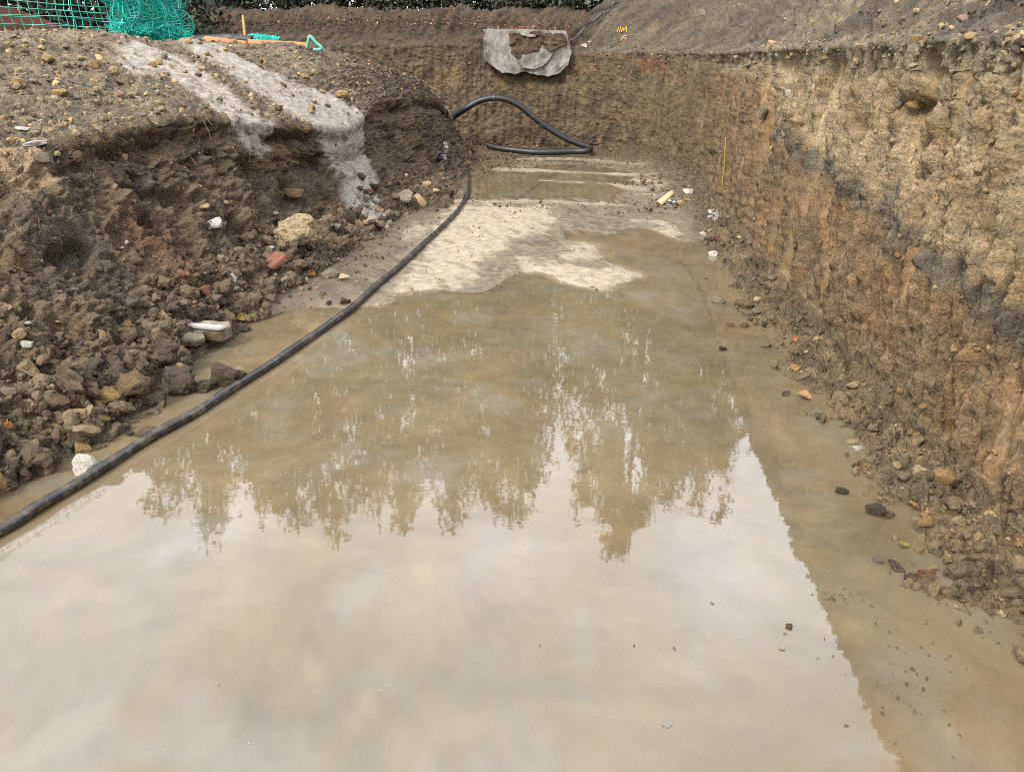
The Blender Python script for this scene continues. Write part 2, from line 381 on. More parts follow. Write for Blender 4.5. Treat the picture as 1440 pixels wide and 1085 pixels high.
scr = np.maximum(sm(gnoise(stk * np.array([6.5, 1, 4.5]) + 7.7, 21), 0.13, 0.22), sm(gnoise(stk * np.array([3.0, 1, 5]) + 3.1, 22), 0.34, 0.42))                    # scraped smooth strips left by the bucket
ridge = 1 - np.abs(fbm(Pw, 10, 3, .55, 31)) * 2
Pf = Pw * np.array([1, 1, .45]); c22v, _ = clods(Pf, 20, 112); c45v, _ = clods(Pf, 40, 113); finev = fbm(Pf, 26, 3, .6, 114)
def grooves(w_, amp_seed):
    ph = uu / w_ + .35 * streak1 * .5 + .06 * zz + .2 * gnoise(np.stack([uu * 1.3, oo, zz * .6], 1), amp_seed)
    return (np.abs(np.sin(np.pi * ph)) ** .45 - .8) * np.maximum(sm(gnoise(np.stack([uu * .9, oo, zz * .9], 1), amp_seed + 1), -.30, .12), .45 + .4 * low_w)
_bp = [gx(1040, 95, 1.8), gx(1120, 205, 1.76), gx(1185, 258, 1.75), gx(1250, 300, 1.75), gx(1320, 350, 1.74), gx(1375, 400, 1.74), gx(1440, 468, 1.73)]
_by = np.array([p.y for p in _bp]); _o = np.argsort(_by); low_w = sm(np.interp(WB[:, 1], _by[_o], np.array([p.z for p in _bp])[_o]) - zz, -.05, .15)
rough_w = rough_w * (1 - .6 * low_w)
grv = grooves(.17, 701); grv2 = grooves(.085, 711)
dw = .05 * big + .055 * streak1 + .055 * streak2 + .11 * grv + .05 * grv2 + (1 - .88 * scr) * (.030 * streak3 + rough_w * (.024 * midv + .018 * cv + .014 * c22v + .012 * c45v + .016 * finev + .008 * c45)) - .04 * scr
# a deep nick under the two stones set in the face, a bucket groove near the right edge
hole, _ = polydist(WB, [gx(1278, 150, 1.80), gx(1290, 153, 1.80)]); dw -= 0.16 * np.exp(-(hole / .05) ** 2)
dt = .045 * fbm(Pw, 3, 3, .5, 51) + .05 * clods(Pw, 6, 52)[0] + .034 * clods(Pw, 14, 53)[0] + .022 * c22 + .016 * c45 + .018 * fine - .025
rill = fbm(np.stack([uu + oo * .5, oo * .15, zz * .15], 1), 4.5, 3, .55, 61)
ds = .08 * big + .12 * rill + .035 * mid + .02 * c9 * sm(gnoise(WB * 1.5, 63), -.1, .3) + .02 * c22 + .012 * c45 + .02 * fine
rill2_ = fbm(np.stack([uu + oo * .5, oo * .12, zz * .12], 1), 13, 3, .6, 65); ds = ds + .04 * rill2_
# the back face carries horizontal bucket cuts as well
hor = fbm(np.stack([uu * .25, oo, zz], 1), 9, 3, .6, 71)
dwb = .05 * big + .022 * streak1 + .034 * streak2 + .018 * streak3 + + .05 * grv * sm(gnoise(WB * .8, 77), -.2, .3) + .03 * grv2 + .028 * midv + .024 * cv + .012 * c22v + .012 * c45v + .016 * finev
dfa = dw * (1 - back_w) + dwb * back_w
lip = np.exp(-((row - cs[6]) / 6.0) ** 2)
disp = (wall_w * dfa + talus_w * dt + slope_w * ds * (1 - talus_w) + lip * (.035 * c9 + .022 * c22 + .015 * mid)) * far_w
WP = WB + WN * disp[:, None]
# --- colours of the strata
yy = WB[:, 1]; z_ = WP[:, 2]
bandpts = [gx(1040, 95, 1.8), gx(1120, 205, 1.76), gx(1185, 258, 1.75), gx(1250, 300, 1.75), gx(1320, 350, 1.74), gx(1375, 400, 1.74), gx(1440, 468, 1.73)]
by = np.array([p.y for p in bandpts]); bz = np.array([p.z for p in bandpts]); od = np.argsort(by)
zb = np.interp(yy, by[od], bz[od]); thick = .075 + .05 * gnoise(WB * 1.7, 81)
zv = z_ + .06 * streak1 + .05 * mid + .03 * streak2
tan_ = A(168, 147, 117); tan_g = A(148, 135, 113); org = A(142, 113, 81); brn = A(134, 113, 86); dark = A(88, 84, 77); base_c = A(122, 103, 76)
cw = np.tile(tan_, (len(WB), 1)); v = fbm(WB, 2.6, 4, .55, 91)
cw = mixc(cw, np.tile(A(150, 124, 88), (len(WB), 1)), sm(v, -.1, .5))
cw = mixc(cw, np.tile(tan_g, (len(WB), 1)), np.maximum(sm(zv, 1.45, 1.68), .8 * sm(yy, 8.0, 12.0)))
below = sm(zb - zv, .0, .10)
lowc = mixc(np.tile(brn, (len(WB), 1)), np.tile(org, (len(WB), 1)), np.clip(sm(v, -.45, .25) * .9, 0, 1))
lowc = mixc(lowc, np.tile(A(154, 116, 76), (len(WB), 1)), sm(gnoise(WB * 4.1, 95), .25, .5) * .7)
cw = mixc(cw, lowc, below)
pat = sm(gnoise(np.stack([uu * 3.4, zz * 1.2, oo], 1), 83), -.45, .0)
bandm = np.exp(-((zv - zb) / thick) ** 2) * pat * sm(8.0 - yy, 0, 1.5)
cw = mixc(cw, np.tile(dark, (len(WB), 1)), np.clip(bandm * 1.05, 0, .75))
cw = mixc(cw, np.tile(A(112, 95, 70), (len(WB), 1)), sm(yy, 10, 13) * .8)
cw = mixc(cw, np.tile(base_c, (len(WB), 1)), 1 - sm(zv, .04, .16))
cw = mixc(cw, cw * np.array([1.24, 1.22, 1.16]), scr * .8)
# back face
cb = np.tile(A(108, 90, 64), (len(WB), 1))
cb = mixc(cb, np.tile(A(132, 108, 70), (len(WB), 1)), .8 * sm(fbm(np.stack([uu, zz * .5, oo], 1), 1.6, 4, .55, 101), .05, .5) * sm(z_, .5, 1.0))
cb = mixc(cb, np.tile(A(86, 72, 52), (len(WB), 1)), sm(fbm(WB, 3, 3, .5, 104), .0, .5))
cb = mixc(cb, np.tile(A(150, 88, 44), (len(WB), 1)), sm(gnoise(np.stack([uu * 1.2, zz * 2.2, oo], 1), 105), .2, .45) * np.exp(-((z_ - 1.62) / .16) ** 2) * sm(WB[:, 0], -.8, .6))
cb = mixc(cb, np.tile(A(90, 73, 53), (len(WB), 1)), sm(zv, 1.15, 1.9) * .9)
cb = mixc(cb, np.tile(A(100, 86, 60), (len(WB), 1)), 1 - sm(z_, .1, .3))
cw = mixc(cw, cb, back_w)
# talus and upper slope
ct = mixc(np.tile(A(126, 106, 78), (len(WB), 1)), np.tile(A(98, 81, 57), (len(WB), 1)), sm(fbm(WB, 4, 3, .5, 111), -.1, .4))
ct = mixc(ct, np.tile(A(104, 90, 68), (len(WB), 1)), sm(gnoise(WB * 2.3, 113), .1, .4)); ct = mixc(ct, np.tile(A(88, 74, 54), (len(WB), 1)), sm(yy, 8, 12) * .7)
cu = mixc(np.tile(A(124, 108, 86), (len(WB), 1)), np.tile(A(90, 77, 60), (len(WB), 1)), sm(fbm(np.stack([uu + oo * .5, oo * .3, zz * .3], 1), 2.2, 4, .6, 121), -.2, .35))
cu = mixc(cu, np.tile(A(146, 130, 106), (len(WB), 1)), sm(fbm(WB, 1.1, 3, .5, 125), .0, .45) * .5)
cu = mixc(cu, np.tile(A(80, 70, 58), (len(WB), 1)), sm(rill, .05, .4) * .6)
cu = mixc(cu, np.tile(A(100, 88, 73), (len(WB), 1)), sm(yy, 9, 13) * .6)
rill2 = fbm(np.stack([uu + oo * .5, oo * .12, zz * .12], 1), 13, 3, .6, 65); cu = cu * (1 + .45 * np.clip(rill2, -.6, .6))[:, None]
cub = mixc(np.tile(A(84, 68, 49), (len(WB), 1)), np.tile(A(98, 74, 50), (len(WB), 1)), sm(fbm(WB, 3, 3, .5, 127), .0, .4))
leftend = sm(uu, s_of(11) - .15, s_of(11) + .25)
cu = mixc(cu, cub, leftend)
lw = sm(row + 6 * mid, cs[5] + 6, cs[6] + 5)
Cw = mixc(cw, ct, talus_w * (1 - back_w * .4)); Cw = mixc(Cw, cu, lw)
Cw = Cw * (1 + .35 * (id22 - .5) + .25 * (id9 - .5))[:, None] * (1 + .25 * fine)[:, None]
def calm(C, f, g=1.0):
    y_ = (C @ np.array([.25, .6, .15]))[:, None]; return (C + (y_ - C) * f) * g
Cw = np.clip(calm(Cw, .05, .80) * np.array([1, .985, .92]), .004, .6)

def hstack_bvh(V, n, m, si=2, sj=2):
    G = V.reshape(n, m, 3)[::si, ::sj]; a, b = G.shape[:2]
    return BVHTree.FromPolygons(G.reshape(-1, 3).tolist(), gridfaces(a, b).tolist())
flipW = np.dot(np.cross(WB.reshape(n1, m1, 3)[200, 121] - WB.reshape(n1, m1, 3)[200, 120], WB.reshape(n1, m1, 3)[201, 120] - WB.reshape(n1, m1, 3)[200, 120]), WN.reshape(n1, m1, 3)[200, 120]) < 0
def sub_terrain(name, V, C, n, m, i0, i1, j0, j1, mat, flip):
    idx = (np.arange(i0, i1)[:, None] * m + np.arange(j0, j1)[None]).ravel()
    me = np_mesh(name, V[idx], gridfaces(i1 - i0, j1 - j0, flip=flip), C[idx])
    return tag(link_mesh(name, me, mat), kind='structure')
Cw4 = np.concatenate([Cw, (1 - .75 * scr * wall_w)[:, None]], 1)
isplit = int(np.searchsorted(U, s_of(9))); jl = cs[6] + 4
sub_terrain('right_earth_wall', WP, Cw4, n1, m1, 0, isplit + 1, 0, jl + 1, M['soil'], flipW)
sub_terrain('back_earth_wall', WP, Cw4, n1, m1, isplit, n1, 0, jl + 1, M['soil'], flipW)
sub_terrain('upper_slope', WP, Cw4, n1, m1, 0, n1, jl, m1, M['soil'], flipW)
wall_bvh = hstack_bvh(WP, n1, m1)
print('walls', round(time.time() - T0, 1))

# ------------------------------------------------------------------ the left spoil bank
#        y     foot x,z      talus      under-cut     break edge    top slope     crest        plateau
L = [(-60., -2.2, -.08, -2.5, .24, -3.0, .58, -3.45, .88, -4.1, 1.22, -5.1, 1.66, 1.70),
     (0.5, -2.2, -.08, -2.5, .24, -3.0, .58, -3.45, .88, -4.1, 1.22, -5.1, 1.66, 1.70),
     (2.4, -2.25, -.08, -2.52, .24, -3.0, .58, -3.42, .88, -4.1, 1.22, -5.1, 1.68, 1.72),
     (3.3, -2.02, -.08, -2.44, .24, -2.98, .62, -3.36, .90, -4.05, 1.24, -5.05, 1.70, 1.74),
     (4.2, -2.08, -.08, -2.42, .28, -2.92, .70, -3.22, .97, -3.95, 1.28, -5.0, 1.72, 1.76),
     (4.9, -1.98, -.08, -2.36, .30, -2.84, .80, -3.08, 1.10, -3.8, 1.38, -4.8, 1.75, 1.77),
     (5.5, -1.90, -.08, -2.30, .30, -2.74, .82, -2.90, 1.19, -3.6, 1.46, -4.5, 1.77, 1.78),
     (6.2, -1.80, -.08, -2.24, .29, -2.60, .76, -2.66, 1.17, -3.3, 1.48, -4.2, 1.78, 1.78),
     (7.0, -1.70, -.08, -2.18, .28, -2.50, .68, -2.46, 1.06, -3.1, 1.46, -3.85, 1.78, 1.78),
     (8.4, -1.62, -.08, -2.08, .24, -2.40, .58, -2.32, .92, -3.0, 1.44, -3.6, 1.76, 1.78),
     (9.6, -1.30, -.08, -1.95, .22, -2.22, .66, -2.30, 1.10, -2.65, 1.54, -3.1, 1.74, 1.76),
     (11.0, -1.50, -.08, -1.90, .25, -2.06, .72, -2.16, 1.16, -2.40, 1.46, -2.8, 1.60, 1.62),
     (12.7, -1.62, -.08, -1.86, .25, -1.96, .66, -2.04, 1.04, -2.2, 1.26, -2.6, 1.34, 1.30),
     (14.0, -1.66, -.08, -1.88, .22, -1.94, .48, -2.02, .74, -2.25, .92, -2.6, 1.0, 1.0),
     (15.0, -1.75, -.08, -1.93, .14, -2.0, .26, -2.1, .36, -2.35, .5, -2.7, .6, .75),
     (16.2, -1.8, -.08, -2.0, .08, -2.1, .1, -2.25, .15, -2.5, .25, -2.8, .35, .6)]
L = np.array(L)
ky = L[:, 0]; tmL = np.zeros((len(L), 8, 2))
for k in range(6): tmL[:, k, 0] = -L[:, 1 + 2 * k]; tmL[:, k, 1] = L[:, 2 + 2 * k]
tmL[:, 6, 0] = -L[:, 11] + 2.2; tmL[:, 6, 1] = L[:, 13]; tmL[:, 7, 0] = 90; tmL[:, 7, 1] = L[:, 13]
Y = np.concatenate([[-60, -10, -4, -1, .3, .8], np.linspace(1.1, 2.2, 45)[:-1], spaced(2.2, 15.6, 660, -.9), [16.2]])
segL = [46, 76, 76, 84, 84, 26, 6]
OL, ZL = build_profile(ky, tmL, Y, segL)
for _ in range(6):
    OL[6:-2] = .25 * OL[5:-3] + .5 * OL[6:-2] + .25 * OL[7:-1]; ZL[6:-2] = .25 * ZL[5:-3] + .5 * ZL[6:-2] + .25 * ZL[7:-1]
n2, m2 = OL.shape
PL = np.zeros((n2, m2, 3)); PL[..., 0] = -OL; PL[..., 1] = Y[:, None]; PL[..., 2] = ZL
NL = normals(PL)
if NL[300, 100, 0] < 0: NL = -NL
LB = PL.reshape(-1, 3).copy(); LN = NL.reshape(-1, 3); rowL = np.tile(np.arange(m2), n2); cl = np.cumsum([0] + segL)
base_bvh = BVHTree.FromPolygons(PL[::3, ::3].reshape(-1, 3).tolist(), gridfaces(*PL[::3, ::3].shape[:2]).tolist())
def hit_base(px, py):
    loc, nn, i, dd = base_bvh.ray_cast(CAMV, ray(px, py).normalized()); return np.array(loc if loc is not None else gx(px, py, -3.0))
topw = sm(rowL, cl[3] - 4, cl[3] + 14); facew = 1 - topw; tal = 1 - sm(rowL, cl[1] - 14, cl[1] + 14)
farL = np.clip(1 - (np.abs(LB[:, 0]) - 7) / 4, 0, 1) * sm(LB[:, 1], -1, 1)
warp = np.stack([fbm(LB, 3, 2, .5, 140 + k) for k in range(3)], 1) * .06; Lw = LB + warp
bigL = fbm(LB, 1.2, 3, .5, 131); midL = fbm(Lw, 5, 4, .55, 132); fineL = fbm(Lw, 24, 3, .6, 133)
k4, i4 = clods(Lw, 4.5, 141); k9, i9 = clods(Lw, 9.5, 142); k20, i20 = clods(Lw, 20, 143); k44, i44 = clods(Lw, 42, 144)
midv_L = fbm(Lw * np.array([1, 1, .45]), 7, 3, .6, 135)
cav = sm(fbm(LB * np.array([1, 1, 1.5]), 2.6, 3, .55, 151), .22, .52)
under = np.exp(-((rowL - cl[3] + 22) / 13.) ** 2)
lobe = fbm(LB * np.array([1, 1, .3]), 1.7, 2, .5, 153)
dface = .09 * bigL + .07 * lobe + .030 * midL + .06 * midv_L + .03 * k4 + .024 * k9 + .022 * k20 + .015 * k44 + .018 * fineL - .10 * cav - .11 * under * (1 + lobe)
dtal = .05 * midL + .08 * k4 + .06 * k9 + .032 * k20 + .018 * k44 + .020 * fineL
diag = fbm(np.stack([LB[:, 1] * 1.0 + LB[:, 0] * .9, LB[:, 0] * .12, LB[:, 2] * .1], 1), 6, 3, .55, 161)
dtop = .05 * bigL + .026 * midL + .022 * diag + .014 * k9 + .020 * k20 + .015 * k44 + .016 * fineL
# cement slurry run: smooth pale crust over the gravel and down the face
run1 = [hit_base(*p) for p in ((105, 46), (175, 52), (215, 75), (260, 108), (310, 145), (345, 168))]
run2 = [hit_base(*p) for p in ((296, 76), (325, 92), (370, 122), (420, 150), (465, 172), (488, 188))]
run3 = [hit_base(*p) for p in ((470, 168), (487, 192), (490, 225), (500, 262), (512, 296), (516, 306))]
d1, a1 = polydist(LB, run1); d2, a2 = polydist(LB, run2); d3, a3 = polydist(LB, run3)
jit = .06 * fbm(LB, 6, 4, .6, 165) + .05 * diag
w1 = sm(.18 + .10 * a1 + jit - d1, -.06, .06); w2 = sm(+.30 + .28 * a2 + 1.4 * jit - d2, -.07, .07); w3 = sm(.25 - .02 * a3 + jit - d3, -.05, .05)
slur = np.clip(np.maximum(np.maximum(w1 * .8, w2), w3) * (.75 + .7 * sm(fbm(LB, 9, 3, .6, 166) + .5 * diag, -.35, .2)), 0, 1)
dL = (facew * (1 - tal) * dface + tal * dtal + topw * dtop)
dL = dL * (1 - .82 * slur) + .045 * np.maximum(w2, w3)
LP = LB + LN * (dL * farL)[:, None]
# colour
face = mixc(np.tile(A(112, 92, 65), (len(LB), 1)), np.tile(A(90, 74, 53), (len(LB), 1)), sm(fbm(LB, 2.2, 4, .55, 171), -.15, .35))
face = mixc(face, np.tile(A(112, 86, 52), (len(LB), 1)), sm(gnoise(LB * 1.9, 173), .12, .45) * .8)
rp = hit_base(238, 352); rp2 = hit_base(285, 410)
dr, _ = polydist(LB, [hit_base(195, 335), rp, rp2, hit_base(290, 425)])
face = mixc(face, np.tile(A(122, 82, 52), (len(LB), 1)), np.exp(-(dr / .20) ** 2) * .8)
dk, _ = polydist(LB, [hit_base(345, 372), hit_base(355, 392)]); face = mixc(face, np.tile(A(66, 63, 58), (len(LB), 1)), np.exp(-(dk / .17) ** 2) * .9)
dk, _ = polydist(LB, [hit_base(60, 330), hit_base(120, 350)]); face = mixc(face, np.tile(A(84, 78, 66), (len(LB), 1)), np.exp(-(dk / .17) ** 2) * .7)
talc = mixc(np.tile(A(112, 93, 68), (len(LB), 1)), np.tile(A(90, 74, 54), (len(LB), 1)), sm(fbm(LB, 3.4, 3, .5, 175), -.1, .4))
topc = mixc(np.tile(A(142, 124, 99), (len(LB), 1)), np.tile(A(114, 99, 78), (len(LB), 1)), sm(diag + .5 * midL, -.3, .4))
topc = mixc(topc, np.tile(A(164, 143, 112), (len(LB), 1)), sm(fbm(LB, 1.6, 3, .5, 177), .05, .5) * .8)
topc = mixc(topc, np.tile(A(92, 74, 52), (len(LB), 1)), sm(LB[:, 1], 8.5, 11) * .9)
CL = mixc(mixc(face, talc, tal), topc, topw)
flat, _ = polydist(LB, [hit_base(5, 238), hit_base(30, 236)]); CL = mixc(CL, np.tile(A(165, 138, 105), (len(LB), 1)), sm(.16 - flat + jit, -.03, .05))
CL = mixc(CL, np.tile(A(160, 151, 140), (len(LB), 1)), slur * .95)
CL = CL * (1 + .4 * (i20 - .5) + .25 * (i9 - .5))[:, None] * (1 + .25 * fineL)[:, None]
CL = np.clip(calm(CL, .12, .98), .004, .6)
flipL = np.dot(np.cross(PL[300, 101] - PL[300, 100], PL[301, 100] - PL[300, 100]), NL[300, 100]) < 0
sub_terrain('left_earth_bank', LP, np.concatenate([CL, (1 - .8 * slur)[:, None]], 1), n2, m2, 0, n2, 0, m2, M['bank'], flipL)
bank_bvh = hstack_bvh(LP, n2, m2)
print('bank', round(time.time() - T0, 1))

# ------------------------------------------------------------------ pit floor and water
fx = np.concatenate([[-3.2], np.linspace(-2.55, 2.35, 200), [3.2]])
fy = np.concatenate([[-8, -3, 0], np.linspace(.8, 2.1, 40)[:-1], spaced(2.1, 15.6, 560, -1.0)])
FX, FY = np.meshgrid(fx, fy, indexing='ij'); FP = np.stack([FX.ravel(), FY.ravel(), np.zeros(FX.size)], 1)
Fw = FP.copy(); yr = np.clip(FP[:, 1] / 6, .3, 2.5)
Fw[:, 0] += .10 * fbm(FP * np.array([2.0, .7, 1]), 1.2, 4, .6, 201); Fw[:, 1] += .45 * yr * fbm(FP * np.array([2.0, .7, 1]), 1.2, 4, .6, 207)
def mask(pix, soft=.0):
    return inpoly(Fw[:, 0], Fw[:, 1], [gz(*p) for p in pix])
hz = np.full(len(FP), -.06)
shoal = mask([(520, 330), (560, 300), (640, 284), (660, 262), (700, 226), (760, 220), (930, 222), (1010, 262), (1000, 290), (985, 330), (1000, 372), (960, 380), (905, 392), (880, 408), (862, 420), (810, 400),
              (745, 404), (720, 398), (640, 404), (575, 418), (585, 445), (520, 440), (470, 432), (430, 425), (350, 452), (335, 448), (400, 380)])
hz = np.where(shoal, .008, hz)
rim = sm(-1.93 - FP[:, 0] + .5 * sm(FP[:, 1], 4.6, 5.6) + .12 * fbm(FP, 3, 3, .5, 211), -.02, .28); hz = hz + .06 * rim * (FP[:, 1] > 1.5)
rimr = sm(FP[:, 0] - 1.28 + .10 * fbm(FP, 3, 3, .5, 213), -.05, .2); hz = hz + .06 * rimr
chan = mask([(760, 322), (830, 326), (920, 330), (990, 345), (985, 362), (1000, 380), (950, 400), (900, 385), (850, 372), (850, 345), (800, 340), (750, 332)]); hz = np.where(chan, -.022, hz)
pud = mask([(705, 242), (800, 236), (900, 246), (880, 262), (850, 276), (760, 280), (690, 272), (655, 262)]); hz = np.where(pud, -.035, hz)
# smooth the steps, then add relief
Hg = hz.reshape(len(fx), len(fy))
for _ in range(45):
    Hg[1:-1, 1:-1] = (Hg[1:-1, 1:-1] * 2 + Hg[:-2, 1:-1] + Hg[2:, 1:-1] + Hg[1:-1, :-2] + Hg[1:-1, 2:]) / 6
hz = Hg.ravel()
rel = fbm(FP * np.array([1, .6, 1]), 5, 4, .55, 221); rel2 = fbm(FP, 30, 3, .6, 223)
hz = hz + .009 * rel + .004 * rel2 * sm(hz, -.01, .004)
cream_polys = [[(640, 288), (762, 290), (790, 306), (705, 344), (690, 362), (662, 390), (605, 412), (566, 420), (560, 398), (590, 382), (600, 352), (612, 322)],
               [(732, 402), (742, 378), (792, 368), (838, 380), (905, 372), (925, 380), (880, 396), (858, 418), (830, 402)],
               [(792, 338), (858, 332), (852, 366), (808, 360)], [(870, 306), (950, 310), (962, 332), (940, 336), (915, 322)],
               [(520, 338), (600, 312), (610, 330), (560, 350)], [(905, 250), (935, 270), (905, 284), (880, 262)],
               [(455, 440), (560, 420), (578, 444), (500, 448)]]
crm = np.zeros(len(FP))
for k, pl in enumerate(cream_polys): crm = np.maximum(crm, mask(pl) * (1.0, 1.0, .9, .9, .55, .5, .4)[k])
Cg = crm.reshape(len(fx), len(fy)).copy()
for _ in range(30):
    Cg[1:-1, 1:-1] = (Cg[1:-1, 1:-1] * 2 + Cg[:-2, 1:-1] + Cg[2:, 1:-1] + Cg[1:-1, :-2] + Cg[1:-1, 2:]) / 6
crm = Cg.ravel()
def streakline(pix, w):
    d_, _ = polydist(FP[:, :2] + np.stack([0 * hz, .06 * fbm(FP * np.array([1.2, 1, 1]), 1.5, 3, .5, 231)], 1), [np.array(gz(*p)) for p in pix]); return sm(w - d_, -.05, .05)
allsl = np.zeros(len(FP))
for pix, w in (([(690, 225), (800, 223), (912, 233)], .10), ([(700, 238), (760, 240), (870, 245), (952, 250)], .10), ([(640, 283), (760, 284), (872, 289)], .09), ([(905, 254), (935, 262)], .2), ([(760, 254), (860, 258), (900, 268)], .10)):
    sl = streakline(pix, w); allsl = np.maximum(allsl, sl); hz = hz + .03 * sl * (hz < .0) + .006 * sl
ragged = fbm(np.stack([FP[:, 0] + .35 * FP[:, 1], FP[:, 1] * .5, FP[:, 2]], 1), 7, 4, .62, 241)
crm = np.clip(sm(crm * 1.05 + .8 * ragged + .15 * rel2, .18, 1.0) * (crm > .02) * sm(hz, -.035, .004), 0, 1)
hz = hz + .003 * crm
crm = np.maximum(crm, .75 * allsl * (.6 + .4 * sm(ragged, -.3, .2)))
wet = A(148, 130, 105, k=.42); cf = mixc(np.tile(wet, (len(FP), 1)), np.tile(A(118, 102, 82, k=.42), (len(FP), 1)), sm(ragged, -.1, .4))
spk = sm(fbm(FP, 22, 2, .6, 245), .25, .45); cf = mixc(cf, np.tile(A(92, 76, 56, k=.42), (len(FP), 1)), spk * .55)
cf = mixc(cf, np.tile(A(200, 182, 155, k=.42), (len(FP), 1)), crm)
cf = mixc(cf, np.tile(A(108, 90, 66, k=.42), (len(FP), 1)), np.maximum(rim, rimr) * .8)
hz = np.where(FP[:, 1] < .7, -.06, hz); FP[:, 2] = hz
fme = np_mesh('pit_floor', FP, gridfaces(len(fx), len(fy), flip=True), np.clip(calm(cf, .12), .004, .6))
tag(link_mesh('pit_floor', fme, M['mud']), kind='structure')
floor_bvh = BVHTree.FromPolygons(FP.tolist(), gridfaces(len(fx), len(fy)).tolist())

# water: turbid, its milkiness grows with depth
wm, nt, b = mat_new('muddy_water'); nt.nodes.clear()
at = N(nt, 'ShaderNodeVertexColor'); at.layer_name = 'Col'; ge = N(nt, 'ShaderNodeNewGeometry')
nz, rz = noise_col(nt, 1.5, (.78, .77, .75), (1.18, 1.17, 1.15), 9, ge.outputs['Position'], .62); nz.inputs['Distortion'].default_value = 1.2
dif = N(nt, 'ShaderNodeBsdfDiffuse'); nt.links.new(mulc(nt, at.outputs['Color'], rz.outputs['Color']), dif.inputs['Color'])
gl = N(nt, 'ShaderNodeBsdfGlossy', Roughness=0.02); gl.inputs['Color'].default_value = (1, 1, 1, 1)
fr = N(nt, 'ShaderNodeFresnel', IOR=1.55); ms2 = N(nt, 'ShaderNodeMixShader'); nt.links.new(fr.outputs[0], ms2.inputs[0]); nt.links.new(dif.outputs[0], ms2.inputs[1]); nt.links.new(gl.outputs[0], ms2.inputs[2])
mpw = N(nt, 'ShaderNodeMapping'); mpw.inputs['Scale'].default_value = (5, 9, 1); nt.links.new(ge.outputs['Position'], mpw.inputs['Vector'])
wnz = N(nt, 'ShaderNodeTexNoise', Scale=1.6, Detail=3.0, Roughness=0.5); nt.links.new(mpw.outputs[0], wnz.inputs['Vector'])
wb = N(nt, 'ShaderNodeBump', Strength=1.0, Distance=0.00022); nt.links.new(wnz.outputs['Fac'], wb.inputs['Height']); nt.links.new(wb.outputs[0], gl.inputs['Normal'])
out = N(nt, 'ShaderNodeOutputMaterial'); nt.links.new(ms2.outputs[0], out.inputs[0])
WX, WY = FX[::2, ::2], FY[::2, ::2]; WV = np.stack([WX.ravel(), WY.ravel(), np.zeros(WX.size)], 1)
dep = -FP.reshape(len(fx), len(fy), 3)[::2, ::2, 2].ravel()
wc = np.tile(A(152, 133, 104, k=.42), (len(WV), 1)); nn_ = fbm(WV * np.array([1, .6, 1]), .9, 4, .55, 251)
wc = mixc(wc, np.tile(A(143, 129, 104, k=.42), (len(WV), 1)), sm(nn_, -.1, .4))
rs, _ = polydist(WV[:, :2], [np.array(gz(1290, 1010)), np.array(gz(1310, 1060)), np.array(gz(1300, 1120))])
wc = mixc(wc, np.tile(A(186, 122, 66, k=.42), (len(WV), 1)), sm(.10 + .05 * fbm(WV, 9, 3, .6, 253) - rs, -.07, .06) * .2)
wc = calm(wc, .05, .90) * np.array([.99, 1, .985])
ps, _ = polydist(WV[:, :2], [np.array(gz(1320, 1015)), np.array(gz(1360, 1050)), np.array(gz(1440, 1085))])
wc = mixc(wc, np.tile(A(168, 156, 130, k=.42), (len(WV), 1)), sm(.02 + .08 * fbm(WV, 14, 4, .65, 255) - ps, -.03, .04) * .45)
mo = fbm(WV * np.array([1, .7, 1]), 2.6, 5, .6, 257); mo2 = fbm(WV * np.array([1, .8, 1]), 1.7, 4, .6, 259)
wc = mixc(wc, np.tile(A(146, 140, 126, k=.42), (len(WV), 1)), sm(mo, .05, .5) * .6); wc = mixc(wc, np.tile(A(160, 130, 92, k=.42), (len(WV), 1)), sm(mo2, .1, .5) * .18)
wc = wc * (1 + .16 * fbm(WV, 11, 4, .6, 261))[:, None]
al = 1 - np.exp(-np.clip(dep - .002, 0, 1) / .014)
wc = mixc(cf.reshape(len(fx), len(fy), 3)[::2, ::2].reshape(-1, 3), wc, al)
wme = np_mesh('water', WV, gridfaces(*WX.shape, flip=True), wc)
tag(link_mesh('water', wme, wm), kind='structure')
# the ground under and around everything, out to the horizon
gme = np_mesh('ground', np.array([(-900, -900, -.5), (900, -900, -.5), (900, 900, -.5), (-900, 900, -.5)], float), np.array([[0, 1, 2, 3]]), np.tile(A(100, 82, 60), (4, 1)))
tag(link_mesh('ground', gme, M['soil']), kind='structure')
print('floor', round(time.time() - T0, 1))

def proj(p):
    z = p[2] - CAM_H; f = -math.sin(YAW) * p[0] + math.cos(YAW) * p[1]; r = math.cos(YAW) * p[0] + math.sin(YAW) * p[1]
    dd = f * math.cos(PITCH) - z * math.sin(PITCH); u = f * math.sin(PITCH) + z * math.cos(PITCH)
    return 720 + FPX * r / dd, 542.5 - FPX * u / dd
def hit(px, py, water=True):
    """where the line of sight through a photograph pixel meets the ground"""
    dr = ray(px, py).normalized(); best = None
    for bv in (wall_bvh, bank_bvh, floor_bvh):
        loc, nn, i, dd = bv.ray_cast(CAMV, dr)
        if loc is not None and (best is None or dd < best[2]):
            if nn.dot(dr) > 0: nn = -nn
            best = (loc, nn, dd)
    if water and dr.z < 0:
        t = -CAM_H / dr.z
        if best is None or t < best[2]: best = (CAMV + dr * t, Vector((0, 0, 1)), t)
    if best is None: best = (gy(px, py, 16.3), Vector((0, -.3, 1)).normalized(), 0)
    return best[0], best[1]

